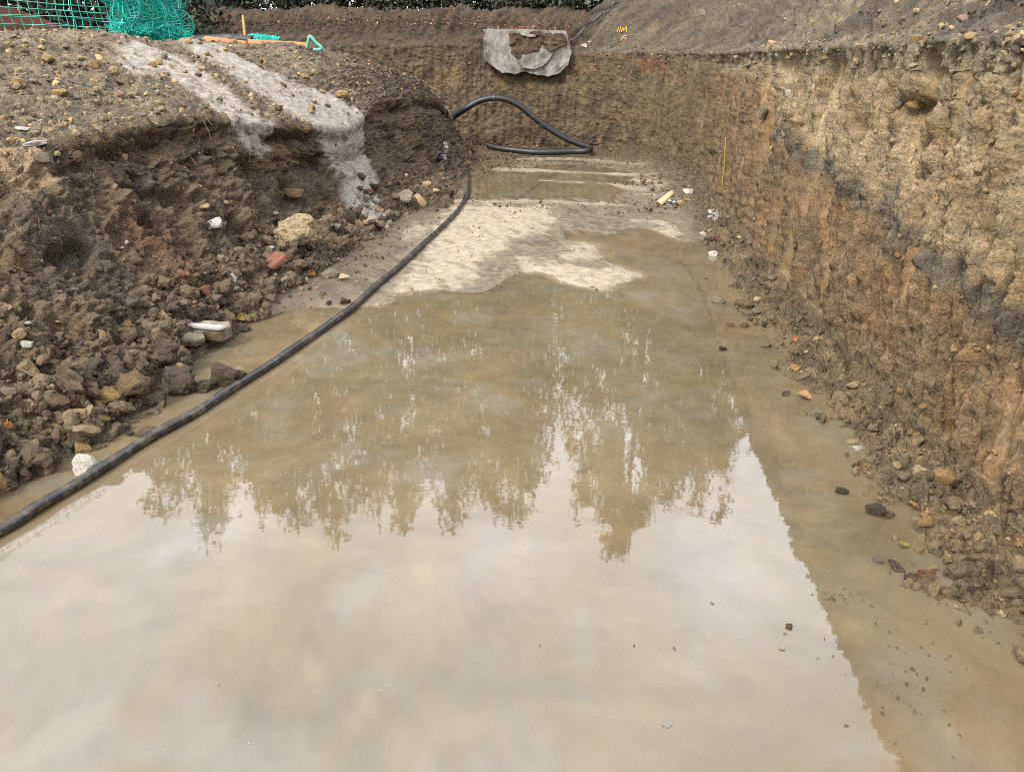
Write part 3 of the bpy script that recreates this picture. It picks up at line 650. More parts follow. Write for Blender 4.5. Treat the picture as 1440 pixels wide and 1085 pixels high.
# ------------------------------------------------------------------ trees and shrubs on the far side
def quads(C, size, seed, aspect=0.6, droop=None):
    r = np.random.default_rng(seed); n = len(C)
    a = r.normal(size=(n, 3)); 
    if droop is not None: a = a * .55 + np.array([0, 0, -droop])
    a /= np.linalg.norm(a, axis=1)[:, None]; b = np.cross(a, r.normal(size=(n, 3))); b /= np.linalg.norm(b, axis=1)[:, None] + 1e-9
    s = np.asarray(size).reshape(-1, 1); a = a * s; b = b * s * aspect
    V = np.stack([C - a, C - b * .9, C + a, C + b], 1).reshape(-1, 3); F = np.arange(4 * n).reshape(n, 4); return V, F
def leafcol(n, seed, c0, c1):
    r = np.random.default_rng(seed); t = np.repeat(r.random(n), 4); return np.asarray(c0) + (np.asarray(c1) - np.asarray(c0)) * t[:, None]
fm, nt, b = mat_new('foliage'); at = N(nt, 'ShaderNodeVertexColor'); at.layer_name = 'Col'; nt.links.new(at.outputs['Color'], b.inputs['Base Color'])
b.inputs['Roughness'].default_value = .65; M['foliage'] = fm
def wood_mesh(name, lines):
    V = []; F = []
    for pts, r0, r1 in lines:
        v, f = tube_arrays([Vector(p) for p in pts], r0, 7, base=len(V), caps=False, rfun=lambda t, a=r0, c=r1: a + (c - a) * t); V += v; F += f
    me = bpy.data.meshes.new(name); me.from_pydata(V, [], F); me.update(); me.materials.append(M['bark']); return me
def conifer(seed, H, Rr, n):
    r = np.random.default_rng(seed); lead = [(0, 0, H)] + [(r.normal() * Rr * .35, r.normal() * Rr * .35, H * r.uniform(.78, .97)) for _ in range(4)]
    nb = 330; C = []
    for k in range(nb):
        lx, ly, lh = lead[r.integers(len(lead))]; t = 1 - r.random() ** .8 * .96; t = .10 + t * .9
        rad = Rr * min(1, (1.03 - t) * 2.4) ** .75 * r.uniform(.55, 1.12) * (1 if t > .3 else .45 + t * 1.8); an = r.random() * 6.283; up = r.uniform(-.25, .35)
        m = int(n / nb); f = np.sqrt(r.random(m)); cx = lx * t; cy = ly * t
        q = np.stack([cx + np.cos(an) * rad * f, cy + np.sin(an) * rad * f, lh * t + up * rad * f - .25 * f * f * rad], 1) + r.normal(size=(m, 3)) * np.array([.13, .13, .16]); C.append(q)
    for lx, ly, lh in lead: 
        z = lh * (.8 + .2 * r.random(60)); C.append(np.stack([lx + r.normal(size=60) * .05 * (lh - z + .5), ly + r.normal(size=60) * .05 * (lh - z + .5), z + .1], 1))
    C = np.concatenate(C); V, F = quads(C, r.uniform(.055, .125, len(C)), seed + 1, .6, .35)
    cm = np_mesh('crown', V, F, leafcol(len(C), seed + 2, A(38, 48, 30, k=1), A(78, 88, 52, k=1)), False); cm.materials.append(M['foliage'])
    ln = [([(0, 0, -.3), (.05, .03, H * .4), (0, 0, H * .95)], .17, .03)]
    for k in range(16):
        t = r.uniform(.08, .6); an = r.random() * 6.283; ln.append(([(0, 0, H * t), (math.cos(an) * Rr * .5, math.sin(an) * Rr * .5, H * t + .3), (math.cos(an) * Rr * .8, math.sin(an) * Rr * .8, H * t + .3)], .035, .01))
    return cm, wood_mesh('trunk', ln)
def birch(seed, H, Rr, n):
    r = np.random.default_rng(seed); C = []; ln = [([(0, 0, -.3), (.1, .05, H * .35), (-.1, 0, H * .7), (.1, 0, H * .97)], .16, .02)]
    for k in range(46):
        t = r.uniform(.03, .98); an = r.random() * 6.283; L_ = Rr * (1.04 - t) ** .36 * r.uniform(.6, 1.15); rise = r.uniform(.5, 1.3) * L_
        p = [np.array([0, 0, H * t * .86]), np.array([math.cos(an) * L_ * .5, math.sin(an) * L_ * .5, H * t * .86 + rise * .7]), np.array([math.cos(an) * L_, math.sin(an) * L_, H * t * .86 + rise * .75])]
        p[2][2] = min(p[2][2], H); p[1][2] = min(p[1][2], H); ln.append(([tuple(x) for x in p], .035, .008))
        for s_ in range(11):
            f = r.uniform(.2, 1); base = p[0] * (1 - f) ** 2 + 2 * p[1] * f * (1 - f) + p[2] * f * f; dl = r.uniform(.5, 2.4) * (.4 + f); m = max(6, int(n / 46 / 11))
            g = r.random(m); out_ = np.array([math.cos(an), math.sin(an), 0]) * .25 * np.sqrt(g)[:, None] + np.stack([0 * g, 0 * g, -g ** 1.2 * dl], 1)
            C.append(base + out_ + r.normal(size=(m, 3)) * .09)
    C = np.concatenate(C); V, F = quads(C, r.uniform(.05, .10, len(C)), seed + 1, .6, .5)
    cm = np_mesh('crown', V, F, leafcol(len(C), seed + 2, A(58, 66, 34, k=1), A(120, 116, 58, k=1)), False); cm.materials.append(M['foliage'])
    return cm, wood_mesh('trunk', ln)
con = [conifer(301, 11.2, 1.9, 9000), conifer(311, 10.6, 1.8, 8600), conifer(321, 11.0, 2.05, 9400)]
bir = birch(331, 11.8, 3.6, 24000)
def plant_tree(name, meshes, loc, sc, rz, label, cat, group=None):
    e = empty(name, loc); e.rotation_euler = (0, 0, rz); e.scale = (sc[0], sc[0], sc[1]); tag(e, label, cat, group)
    for me, nm in zip(meshes, ('crown', 'trunk')): 
        o = bpy.data.objects.new(nm, me); COL.objects.link(o); o.parent = e
    return e
tl = [(-13.3, 21.5, 0, .86, .92), (-12.0, 22, 1, 1.0, 1.08), (-10.4, 22.5, 2, .95, 1.0), (-8.9, 22, 0, .95, .97), (-7.5, 22, 1, 1.0, 1.05), (-6.3, 23, 2, .9, 1.02), (-5.2, 22, 0, .95, .96),
      (-3.5, 22, 1, .95, .99), (-2.1, 22.4, 2, .9, .95), (-1.2, 21.8, 0, .78, .90)]
ordn = ['first', 'second', 'third', 'fourth', 'fifth', 'sixth', 'seventh', 'eighth', 'ninth', 'tenth']
names = ['dark conifer behind the back wall, %s from the left in the mirrored row' % w for w in ordn]
names[9] = 'slim dark conifer at the right end of the row, beside the bright gap'
for (x, y, k, s1, s2), lb in zip(tl, names):
    plant_tree('conifer_tree', con[k], (x, y, 2.55), (s1, s2), x * 2.1, lb, 'tree', 'conifers in a row behind the pit')
plant_tree('weeping_tree', bir, (2.4, 22, 2.55), (1.0, 1.0), .6, 'tall loose weeping tree mirrored right of the bright gap in the water', 'tree', 'weeping trees')
plant_tree('weeping_tree', bir, (4.5, 22.8, 2.55), (.78, .80), 2.9, 'smaller loose weeping tree right of the tall weeping one', 'tree', 'weeping trees')
def shrub_mesh(seed, w, h, n, c0, c1):
    r = np.random.default_rng(seed); C = np.stack([r.uniform(-w, w, n), r.normal(size=n) * .3, h * r.random(n) ** .8], 1)
    C[:, 2] *= .6 + .4 * np.cos(C[:, 0] / w * 1.3); C += .1 * np.stack([gnoise(C * 3, seed + k) for k in range(3)], 1)
    V, F = quads(C, r.uniform(.028, .06, n), seed + 1, .6); me = np_mesh('foliage', V, F, leafcol(n, seed + 2, c0, c1), False); me.materials.append(M['foliage'])
    st = [([(r.uniform(-w, w) * .6, 0, -.2), (r.uniform(-w, w) * .7, r.normal() * .15, h * .75)], .025, .008) for _ in range(7)]
    return me, wood_mesh('stem', st)
sh = [shrub_mesh(401, .95, .8, 4200, A(20, 26, 18, k=1), A(46, 52, 34, k=1)), shrub_mesh(411, .9, .7, 3900, A(22, 26, 17, k=1), A(50, 52, 34, k=1))]
big_sh = shrub_mesh(421, 1.5, 2.0, 12000, A(24, 32, 22, k=1), A(48, 58, 36, k=1))
def plant_shrub(me2, loc, s, rz, label, group):
    e = empty('evergreen_shrub', loc); e.scale = (s, s, s); e.rotation_euler = (0, 0, rz); tag(e, label, 'shrub', group)
    for me, nm in zip(me2, ('foliage', 'stem')): o = bpy.data.objects.new(nm, me); COL.objects.link(o); o.parent = e
for i, x in enumerate((-9.2, -7.9, -6.6, -5.5, -4.3, -3.1, -1.9, -.8, .3)):
    plant_shrub(sh[i % 2], (x, 17.8 + .5 * math.sin(i * 2.3), 2.53), 1 + .2 * math.sin(i * 1.7), .1 * i,
                'low dark evergreen shrub on top of the back wall, %s from the left' % ordn[i], 'dark shrubs along the top of the back wall')
for i, (x, y) in enumerate(((-6.3, 11.4), (-8.0, 11.2), (-9.8, 11.0), (-11.6, 10.8))):
    plant_shrub(big_sh, (x, y, 1.7), 1.0, -.15, 'dark evergreen bush behind the green netting, %s from its bunched right end' % ordn[i], 'dark bushes behind the green netting')
rt_ = [birch(341, 6.4, 2.3, 15000), birch(351, 7.2, 2.5, 16000)]
for i, (x, y, s_) in enumerate(((-1.7, 26.5, .95), (1.3, 27, 1.0), (3.9, 26.2, .95), (6.3, 26.8, 1.0), (8.6, 27.5, .9))):
    plant_tree('bushy_tree', rt_[i % 2], (x, y, 2.5), (s_ * 1.05, s_), i * 1.9, 'bushy lower tree behind the weeping tree, %s from the left of its group' % ordn[i], 'tree', 'bushy trees behind the weeping tree')
print('trees', round(time.time() - T0, 1))

# ------------------------------------------------------------------ hoses and pipes
hp = [(-260, 880), (-120, 806), (0, 741), (60, 706), (130, 663), (200, 619), (280, 573), (350, 529), (420, 483), (470, 449), (515, 415), (560, 376), (600, 340), (632, 309), (650, 288), (659, 266), (660, 245), (658, 228), (656, 214)]
pts = []
for i, p in enumerate(hp):
    x, y = gz(p[0], p[1], .03)
    f = floor_bvh.ray_cast(Vector((x, y, 2)), Vector((0, 0, -1)))[0]; z = max(.022, (f.z if f else 0) + .024); pts.append(Vector((x, y, z)))
hl = catmull(pts, 10); hl = [p + Vector((.004 * math.sin(i * .35), 0, .003 * math.sin(i * .5))) for i, p in enumerate(hl)]
h = tube('drain_hose', hl, .0225, M['hose'], None, 14); tag(h, 'long thin black hose running from the lower left corner to the far left bank', 'hose')
yp = 14.75
ap = [gy(626, 172, 15.0), gy(641, 162, 14.9)] + [gy(px, py, yp) for px, py in ((655, 153), (672, 143), (692, 138), (712, 140), (732, 150), (752, 166), (775, 183), (798, 196), (818, 204))] + \
     [gy(830, 208, 14.72), gy(826, 212, 14.45), gy(806, 213, 14.45), gy(780, 214, 14.4), gy(750, 214, 14.4), gy(720, 211, 14.5), gy(700, 208.5, 14.6), gy(688, 205.5, 14.7)]
for p in ap[11:]: p.z = max(p.z, .065)
e = empty('coiled_pipe', ap[12]); tag(e, 'thick black pipe rising in an arch and doubling back below the back wall', 'pipe')
inv = Matrix.Translation(-ap[12])
apl = [p - ap[12] for p in catmull(ap, 9)]
tube('pipe_body', apl, .054, M['pipe'], e, 14)
k = 9 * 4 + 1; tube('blue_band', [apl[k], apl[k] * .5 + apl[k + 1] * .5], .0565, simple_material('blue_tape', A(70, 90, 160, k=.6), .5, .1), e, 14)
endt = (apl[-1] - apl[-2]).normalized(); tube('end_rim', [apl[-1] - endt * .03, apl[-1] + endt * .012], .059, M['pipe'], e, 14)

# ------------------------------------------------------------------ broken concrete footing in the back wall
yb = 15.22
poly = [gy(*p, yb) for p in ((680, 41), (700, 40), (745, 42), (797, 44), (801, 60), (803, 75), (799, 92), (788, 103), (770, 108), (750, 104), (735, 101), (722, 104), (706, 102), (692, 94), (681, 84))]
c0 = sum(poly, Vector()) / len(poly); e = empty('concrete_footing', c0); tag(e, 'pale broken L-shaped concrete footing sticking out of the back wall', 'footing')
prism('concrete_mass', [p - c0 for p in poly], Vector((0, .85, 0)), M['concrete'], e, .003, .03, 4, 5)
fs = simple_material('fill_soil', A(88, 70, 50), .95, .45, 16, .03)
prism('soil_fill', [gy(*p, yb - .045) - c0 for p in ((717, 46), (740, 47), (770, 46), (793, 50), (796, 64), (780, 68), (762, 70), (748, 71), (738, 76), (728, 82), (720, 74), (716, 60))], Vector((0, .2, 0)), fs, e, 0, .07, 5, 9)
prism('loose_lump', [gy(*p, yb - .07) - c0 for p in ((729, 44), (744, 42), (755, 46), (754, 53), (742, 52), (733, 50))], Vector((0, .12, 0)), M['concrete'], e, .004, .02, 3, 8)
prism('broken_face', [gy(*p, yb - .05) - c0 for p in ((728, 86), (742, 77), (764, 73), (778, 74), (770, 90), (752, 97), (736, 96))], Vector((.02, .2, .02)), M['concrete'], e, .003, .02, 3, 18)
# paint marks sprayed on the grey slope, yellow line on the right wall
def draped(name, strokes, r, mat, off, parent=None):
    pls = []
    for s in strokes:
        pl = []
        for p in s:
            l, nn = hit(*p); pl.append(l + nn * off)
        pls.append(catmull(pl, 4) if len(pl) > 2 else [pl[0].lerp(pl[1], t) for t in (0, .33, .66, 1)])
    return tubes(name, pls, r, mat, parent, 5)
o = draped('survey_mark', [[(869, 40), (868, 46.5)], [(873, 39), (872, 43), (870.5, 47.5)], [(874.5, 46.5), (876, 40), (877.5, 45), (881.5, 39.5), (881, 46.5)],
                           [(873, 58.5), (875, 54.5), (877.5, 51.5), (882.5, 50)], [(875.5, 55), (880.5, 54)], [(879.5, 58.5), (880.5, 55.5), (882, 53)]], .008, simple_material('mark_paint', A(215, 162, 65, k=.62), .7, .2, 30), .02)
tag(o, 'yellow sprayed 1M mark and letter on the grey slope above the back corner', 'paint mark')
o = draped('yellow_string', [[(1023.5, 194), (1022.5, 208), (1022, 222), (1021, 236), (1019, 250), (1018, 262)]], .006, M['yellow'], .025); tag(o, 'yellow string hanging down the right earth wall near the far corner', 'string')
for a, c, r, lb in (((797, 60), (871, 0), .009, 'upper of two thin cables lying up the edge of the grey slope'), ((802, 62), (872, 6), .013, 'lower dark cable lying up the edge of the grey slope')):
    pl = []
    for t in np.linspace(0, 1, 9):
        l, nn = hit(a[0] + (c[0] - a[0]) * t, a[1] + (c[1] - a[1]) * t, False); pl.append(l + nn * (.05 + .05 * math.sin(t * 3.1)))
    tag(tube('cable', catmull(pl, 4), r, M['cable'] if r < .012 else M['pipe'], None, 6), lb, 'cable', 'cables at the slope edge')

# ------------------------------------------------------------------ crumpled sheets and bags
def crumple(name, c, ux, uy, w, h, amp, mat, parent=None, seed=0, n=14):
    s, t = np.meshgrid(np.linspace(-.5, .5, n), np.linspace(-.5, .5, n), indexing='ij'); s = s.ravel(); t = t.ravel(); Pq = np.stack([s * 3, t * 3, 0 * s + seed], 1)
    ux = np.array(ux) / np.linalg.norm(ux); uy = np.array(uy) / np.linalg.norm(uy); un = np.cross(ux, uy)
    k = 1 + .25 * fbm(Pq, .7, 2, .5, seed)
    V = np.array(c) + (s * w * k)[:, None] * ux + (t * h * k)[:, None] * uy + ((np.abs(fbm(Pq, .8, 2, .5, seed + 3)) - .2) * amp)[:, None] * un + (fbm(Pq, 1.2, 2, .5, seed + 5) * amp * .3)[:, None] * ux
    me = np_mesh(name, V, gridfaces(n, n), None, False); o = link_mesh(name, me, mat, parent)
    sd = o.modifiers.new('thickness', 'SOLIDIFY'); sd.thickness = .004; return o
def crumple_at(name, px, py, wpx, hpx, amp, mat, parent=None, seed=0, up=.7, off=.02):
    l, nn = hit(px, py); d_ = depth(l); ux = Vector((math.cos(YAW), math.sin(YAW), 0)); uy = (Vector((0, .25, 0)) + Vector((0, 0, up))).normalized(); uy = (uy - ux * uy.dot(ux)).normalized()
    return crumple(name, l + nn * off + Vector((0, -.02, 0)), ux, uy, wpx * d_ / FPX, hpx * d_ / FPX, amp, mat, parent, seed)
e = empty('torn_bag'); tag(e, 'torn white and navy plastic bag caught on the end of the left bank', 'plastic bag')
crumple_at('white_film', 623, 208, 7, 17, .12, M['white_plastic'], e, 3, off=.05); crumple_at('navy_film', 617, 227, 14, 16, .14, M['blue_plastic'], e, 6, off=.05); crumple_at('white_strip', 618, 221, 6, 7, .08, M['white_plastic'], e, 9, off=.07)
o = crumple_at('plastic_scrap', 1004, 308, 14, 17, .10, M['white_plastic'], None, 12, off=.04); tag(o, 'crumpled white plastic scrap on the debris at the foot of the right wall', 'plastic scrap')
o = crumple_at('plastic_scrap', 945, 290, 13, 12, .10, M['white_plastic'], None, 22, off=.04); tag(o, 'small white plastic scrap lying right beside the cream pipe stub', 'plastic scrap')
e = empty('white_sack'); tag(e, 'torn white sack lying at the top of the slope edge by the cables', 'sack')
crumple_at('sack_body', 836, 4, 16, 12, .25, M['white_plastic'], e, 31, off=.12); crumple_at('sack_flap', 826, 7, 7, 13, .2, M['white_plastic'], e, 35, off=.1)
# cream pipe stub
l, nn = hit(935, 287); d_ = depth(l); ax = Vector((.55, .5, .32)).normalized() * .13
e = empty('pipe_stub', l); tag(e, 'short cream pipe stub lying in the mud at the far right of the floor', 'pipe stub')
tube('pipe_wall', [-ax + Vector((0, 0, .06)), ax + Vector((0, 0, .06))], .042, M['cream_pipe'], e, 14, smooth=True)
tube('open_end', [-ax * 1.03 + Vector((0, 0, .06)), -ax * .9 + Vector((0, 0, .06))], .033, M['rustboard'], e, 12)

# ------------------------------------------------------------------ things on top of the left bank
def box_between(name, a, c, w, t, mat, parent=None, roll=0.0):
    a = Vector(a); c = Vector(c); d = c - a; q = d.to_track_quat('X', 'Z')
    bm = bmesh.new(); bmesh.ops.create_cube(bm, size=1)
    bmesh.ops.scale(bm, vec=(d.length, w, t), verts=bm.verts); bmesh.ops.bevel(bm, geom=bm.edges[:], offset=t * .12, segments=1, affect='EDGES')
    me = bpy.data.meshes.new(name); bm.to_mesh(me); bm.free(); o = link_mesh(name, me, mat, parent); o.location = (a + c) / 2; o.rotation_mode = 'QUATERNION'; o.rotation_quaternion = q @ Quaternion((1, 0, 0), roll); return o
ycr = 9.35
o = box_between('orange_board', gy(286, 56.5, ycr + .1), gy(345, 64, ycr - .1), .11, .05, M['orange'], None, .5); tag(o, 'shorter orange board on the bank top, left of the other, below the black pipe', 'board')
o = box_between('orange_board', gy(349, 62, ycr), gy(431, 66.5, ycr + .3), .12, .075, M['orange'], None, .35); tag(o, 'longer orange board on the bank top reaching to the teal handle', 'board')
e = empty('buried_pipe', gy(300, 56, 9.8)); tag(e, 'short black pipe half buried along the crest of the left bank', 'pipe')
pa = [gy(255, 58, 9.9), gy(300, 55.5, 9.8), gy(330, 55.5, 9.75), gy(356, 57.5, 9.7)]
tube('pipe_body', [p - e.location for p in catmull(pa, 6)], .055, M['pipe'], e, 12); tube('pipe_collar', [pa[2] - e.location, pa[2] - e.location + Vector((.05, 0, 0))], .06, M['pipe'], e, 12)
# roll of green netting beside it
pls = []; a0 = gy(351, 56, 9.75); a1 = gy(394, 58, 9.75); ax = (a1 - a0); L_ = ax.length; ax.normalize(); s1 = ax.cross(Vector((0, 0, 1))).normalized(); s2 = s1.cross(ax)
for sgn in (-1, 1):
    for j in range(16):
        pl = []
        for i in range(26):
            t = i / 25; an = j / 16 * 6.283 + sgn * t * 7; rr = .062 * (1 - .35 * t * t) + .008 * math.sin(i * 1.7 + j); pl.append(a0 + ax * (L_ * t) + (s1 * math.cos(an) + s2 * math.sin(an)) * rr)
        pls.append(pl)
o = tubes('netting_roll', pls, .004, M['net']); tag(o, 'small roll of green netting lying behind the orange board on the bank', 'netting roll')
hh = [gy(*p, 9.5) for p in ((431, 68), (433, 60), (435, 52), (438, 53), (444, 60), (452, 67), (449, 70), (441, 70))]
o = tube('teal_handle', catmull(hh, 5), .019, M['teal'], None, 9); tag(o, 'bent teal plastic handle standing at the right end of the orange board', 'handle')
o = box_between('wooden_stake', gy(341.5, 22, 10.6), gy(345.5, 62, 10.6), .03, .024, M['wood']); tag(o, 'thin pale wooden stake upright behind the black pipe', 'stake')
rb = [gx(*p, -5.7) for p in ((-60, -2), (0, 7), (30, 15), (60, 25), (79, 34), (84, 47), (0, 52), (-60, 52))]
o = prism('brown_board', rb, Vector((-.06, .02, 0)), M['rustboard'], None, .008, .01, 2, 4); tag(o, 'sloping brown board standing behind the green netting at the left edge', 'board')
# green netting hung along the crest
def nz1(x, y, s): return gnoise(np.array([[x, y, s]], float), 77)[0]
def net_sheet(name, path_, zb, zt, nu, nv, fold, seed, parent, mat, r=.0035, wob=.012, x=0):
    P_ = catmull([Vector((p[0], p[1], 0)) for p in path_], 24); ln = [0]
    for i in range(1, len(P_)): ln.append(ln[-1] + (P_[i] - P_[i - 1]).length)
    G = []
    for i in range(nu):
        s = i / (nu - 1) * ln[-1]; k = min(int(np.searchsorted(ln, s)), len(ln) - 1); k = max(k, 1); f = (s - ln[k - 1]) / (ln[k] - ln[k - 1] + 1e-9); p = P_[k - 1].lerp(P_[k], f); u = i / (nu - 1)
        z0 = np.interp(u, [q[0] for q in zb], [q[1] for q in zb]); z1 = np.interp(u, [q[0] for q in zt], [q[1] for q in zt]); c = []
        for j in range(nv):
            v = j / (nv - 1); nx_ = nz1(u * 6, v * 2.2, seed); ny_ = nz1(u * 6, v * 2.2, seed + 9); nz_ = nz1(u * 9, v * 4, seed + 17)
            c.append(Vector((p.x + fold * nx_ + wob * nz1(i * .9, j * .9, seed + 3), p.y + fold * 1.2 * ny_ + wob * nz1(i * .9, j * .9, seed + 4), z0 + (z1 - z0) * v + fold * .5 * nz_ + wob * nz1(i * .9, j * .9, seed + 5) - .02 * math.sin(v * 3.14))))
        G.append(c)
    pls = [G[i] for i in range(nu)] + [[G[i][j] for i in range(nu)] for j in range(nv)]
    return tubes(name, pls, r, mat, parent, 3)
e = empty('green_netting', (-4.3, 7, 1.8)); tag(e, 'green mesh netting hung along the left bank crest, bunched at its right end', 'netting')
def rel(o): o.location = -e.location; return o
pth = [(-5.15, 3.4), (-5.1, 4.6), (-4.9, 5.8), (-4.55, 7.0), (-4.25, 8.0), (-4.1, 8.6)]
zt = [(0, 2.45), (.3, 2.55), (.55, 2.5), (.75, 2.45), (1, 2.42)]; zb = [(0, 1.70), (1, 1.79)]
pan = net_sheet('netting_panel', pth, zb, zt, 66, 12, .08, 3, e, M['net'], .0034); rel(pan)
rel(net_sheet('pale_weave', pth, zb, zt, 5, 12, .08, 3, e, M['netpale'], .0034))
pth2 = [(-4.24, 7.7), (-4.18, 8.0), (-4.12, 8.4), (-4.05, 8.72)]; zt2 = [(0, 2.42), (1, 2.42)]; zb2 = [(0, 1.79), (1, 1.80)]
for q, (mt, fo) in enumerate((('net', .13), ('net', .17), ('net', .2), ('netpale', .16))):
    rel(net_sheet('bunched_fold', [(x - .03 * q, y + .02 * q) for x, y in pth2], zb2, zt2, 34 if q < 3 else 20, 24, fo, 20 + q * 7, e, M[mt], .0038))
pls = []
for q in range(90):
    f0 = RNG.uniform(.0, .8); f1 = f0 + RNG.uniform(.06, .25); pl = []
    for t in np.linspace(f0, min(f1, 1), 8):
        yq = 7.5 + t * 1.22; xq = np.interp(yq, [7.5, 8.72], [-4.2, -3.98]); pl.append(Vector((xq + RNG.normal() * .05, yq + RNG.normal() * .03, 1.84 + RNG.normal() * .05 + .02 * math.sin(t * 20))))
    pls.append(pl)
rel(tubes('hem_bundle', pls, .005, M['net'], e, 3))
print('bank things', round(time.time() - T0, 1))

# ------------------------------------------------------------------ stones
ico = {}
def ico_arrays(k):
    if k not in ico:
        bm = bmesh.new(); bmesh.ops.create_icosphere(bm, subdivisions=k, radius=1); bm.verts.ensure_lookup_table()
        ico[k] = (np.array([v.co[:] for v in bm.verts]), np.array([[v.index for v in f.verts] for f in bm.faces])); bm.free()
    return ico[k]
def stone_mesh(name, seed, sub, planes=11, rough=.05, lump=.12):
    V, F = ico_arrays(sub); r = np.random.default_rng(seed); rad = np.full(len(V), 1.15)
    for _ in range(planes):
        n_ = r.normal(size=3); n_ /= np.linalg.norm(n_); dd = V @ n_; c = r.uniform(.62, .95); rad = np.where(dd > .05, np.minimum(rad, c / np.maximum(dd, .05)), rad)
    rad = rad * (1 + lump * fbm(V + seed, 1.3, 2, .5, seed)) + rough * fbm(V + seed, 4, 3, .6, seed + 1); P_ = V * rad[:, None]
    P_ /= np.abs(P_).max(axis=0)
    return np_mesh(name, P_, F, None, False)
big_var = [stone_mesh('stone', 500 + k, 3, 12) for k in range(6)]; clod_var = [stone_mesh('clod', 540 + k, 4, 8, .16, .28) for k in range(4)]
small_var = [stone_mesh('stone', 560 + k, 1, 9, .06) for k in range(8)]
def mesh_with(me, mt):
    key = me.name + mt
    if key not in ico:
        m2_ = me.copy(); m2_.materials.clear(); m2_.materials.append(M[mt]); ico[key] = m2_
    return ico[key]
def put_stone(name, me, loc, nn, sx, sy, sz, rz, tilt=.25, sink=.25, seed=0):
    o = bpy.data.objects.new(name, me); COL.objects.link(o); r = random.Random(seed)
    o.scale = (sx, sy, sz); q = Quaternion((r.uniform(-1, 1), r.uniform(-1, 1), 0), r.uniform(-tilt, tilt)) if tilt else Quaternion()
    o.rotation_mode = 'QUATERNION'; o.rotation_quaternion = q @ Quaternion((0, 0, 1), rz); o.location = Vector(loc) + Vector(nn) * (min(sz, sy) * (1 - 2 * sink) * .8); return o
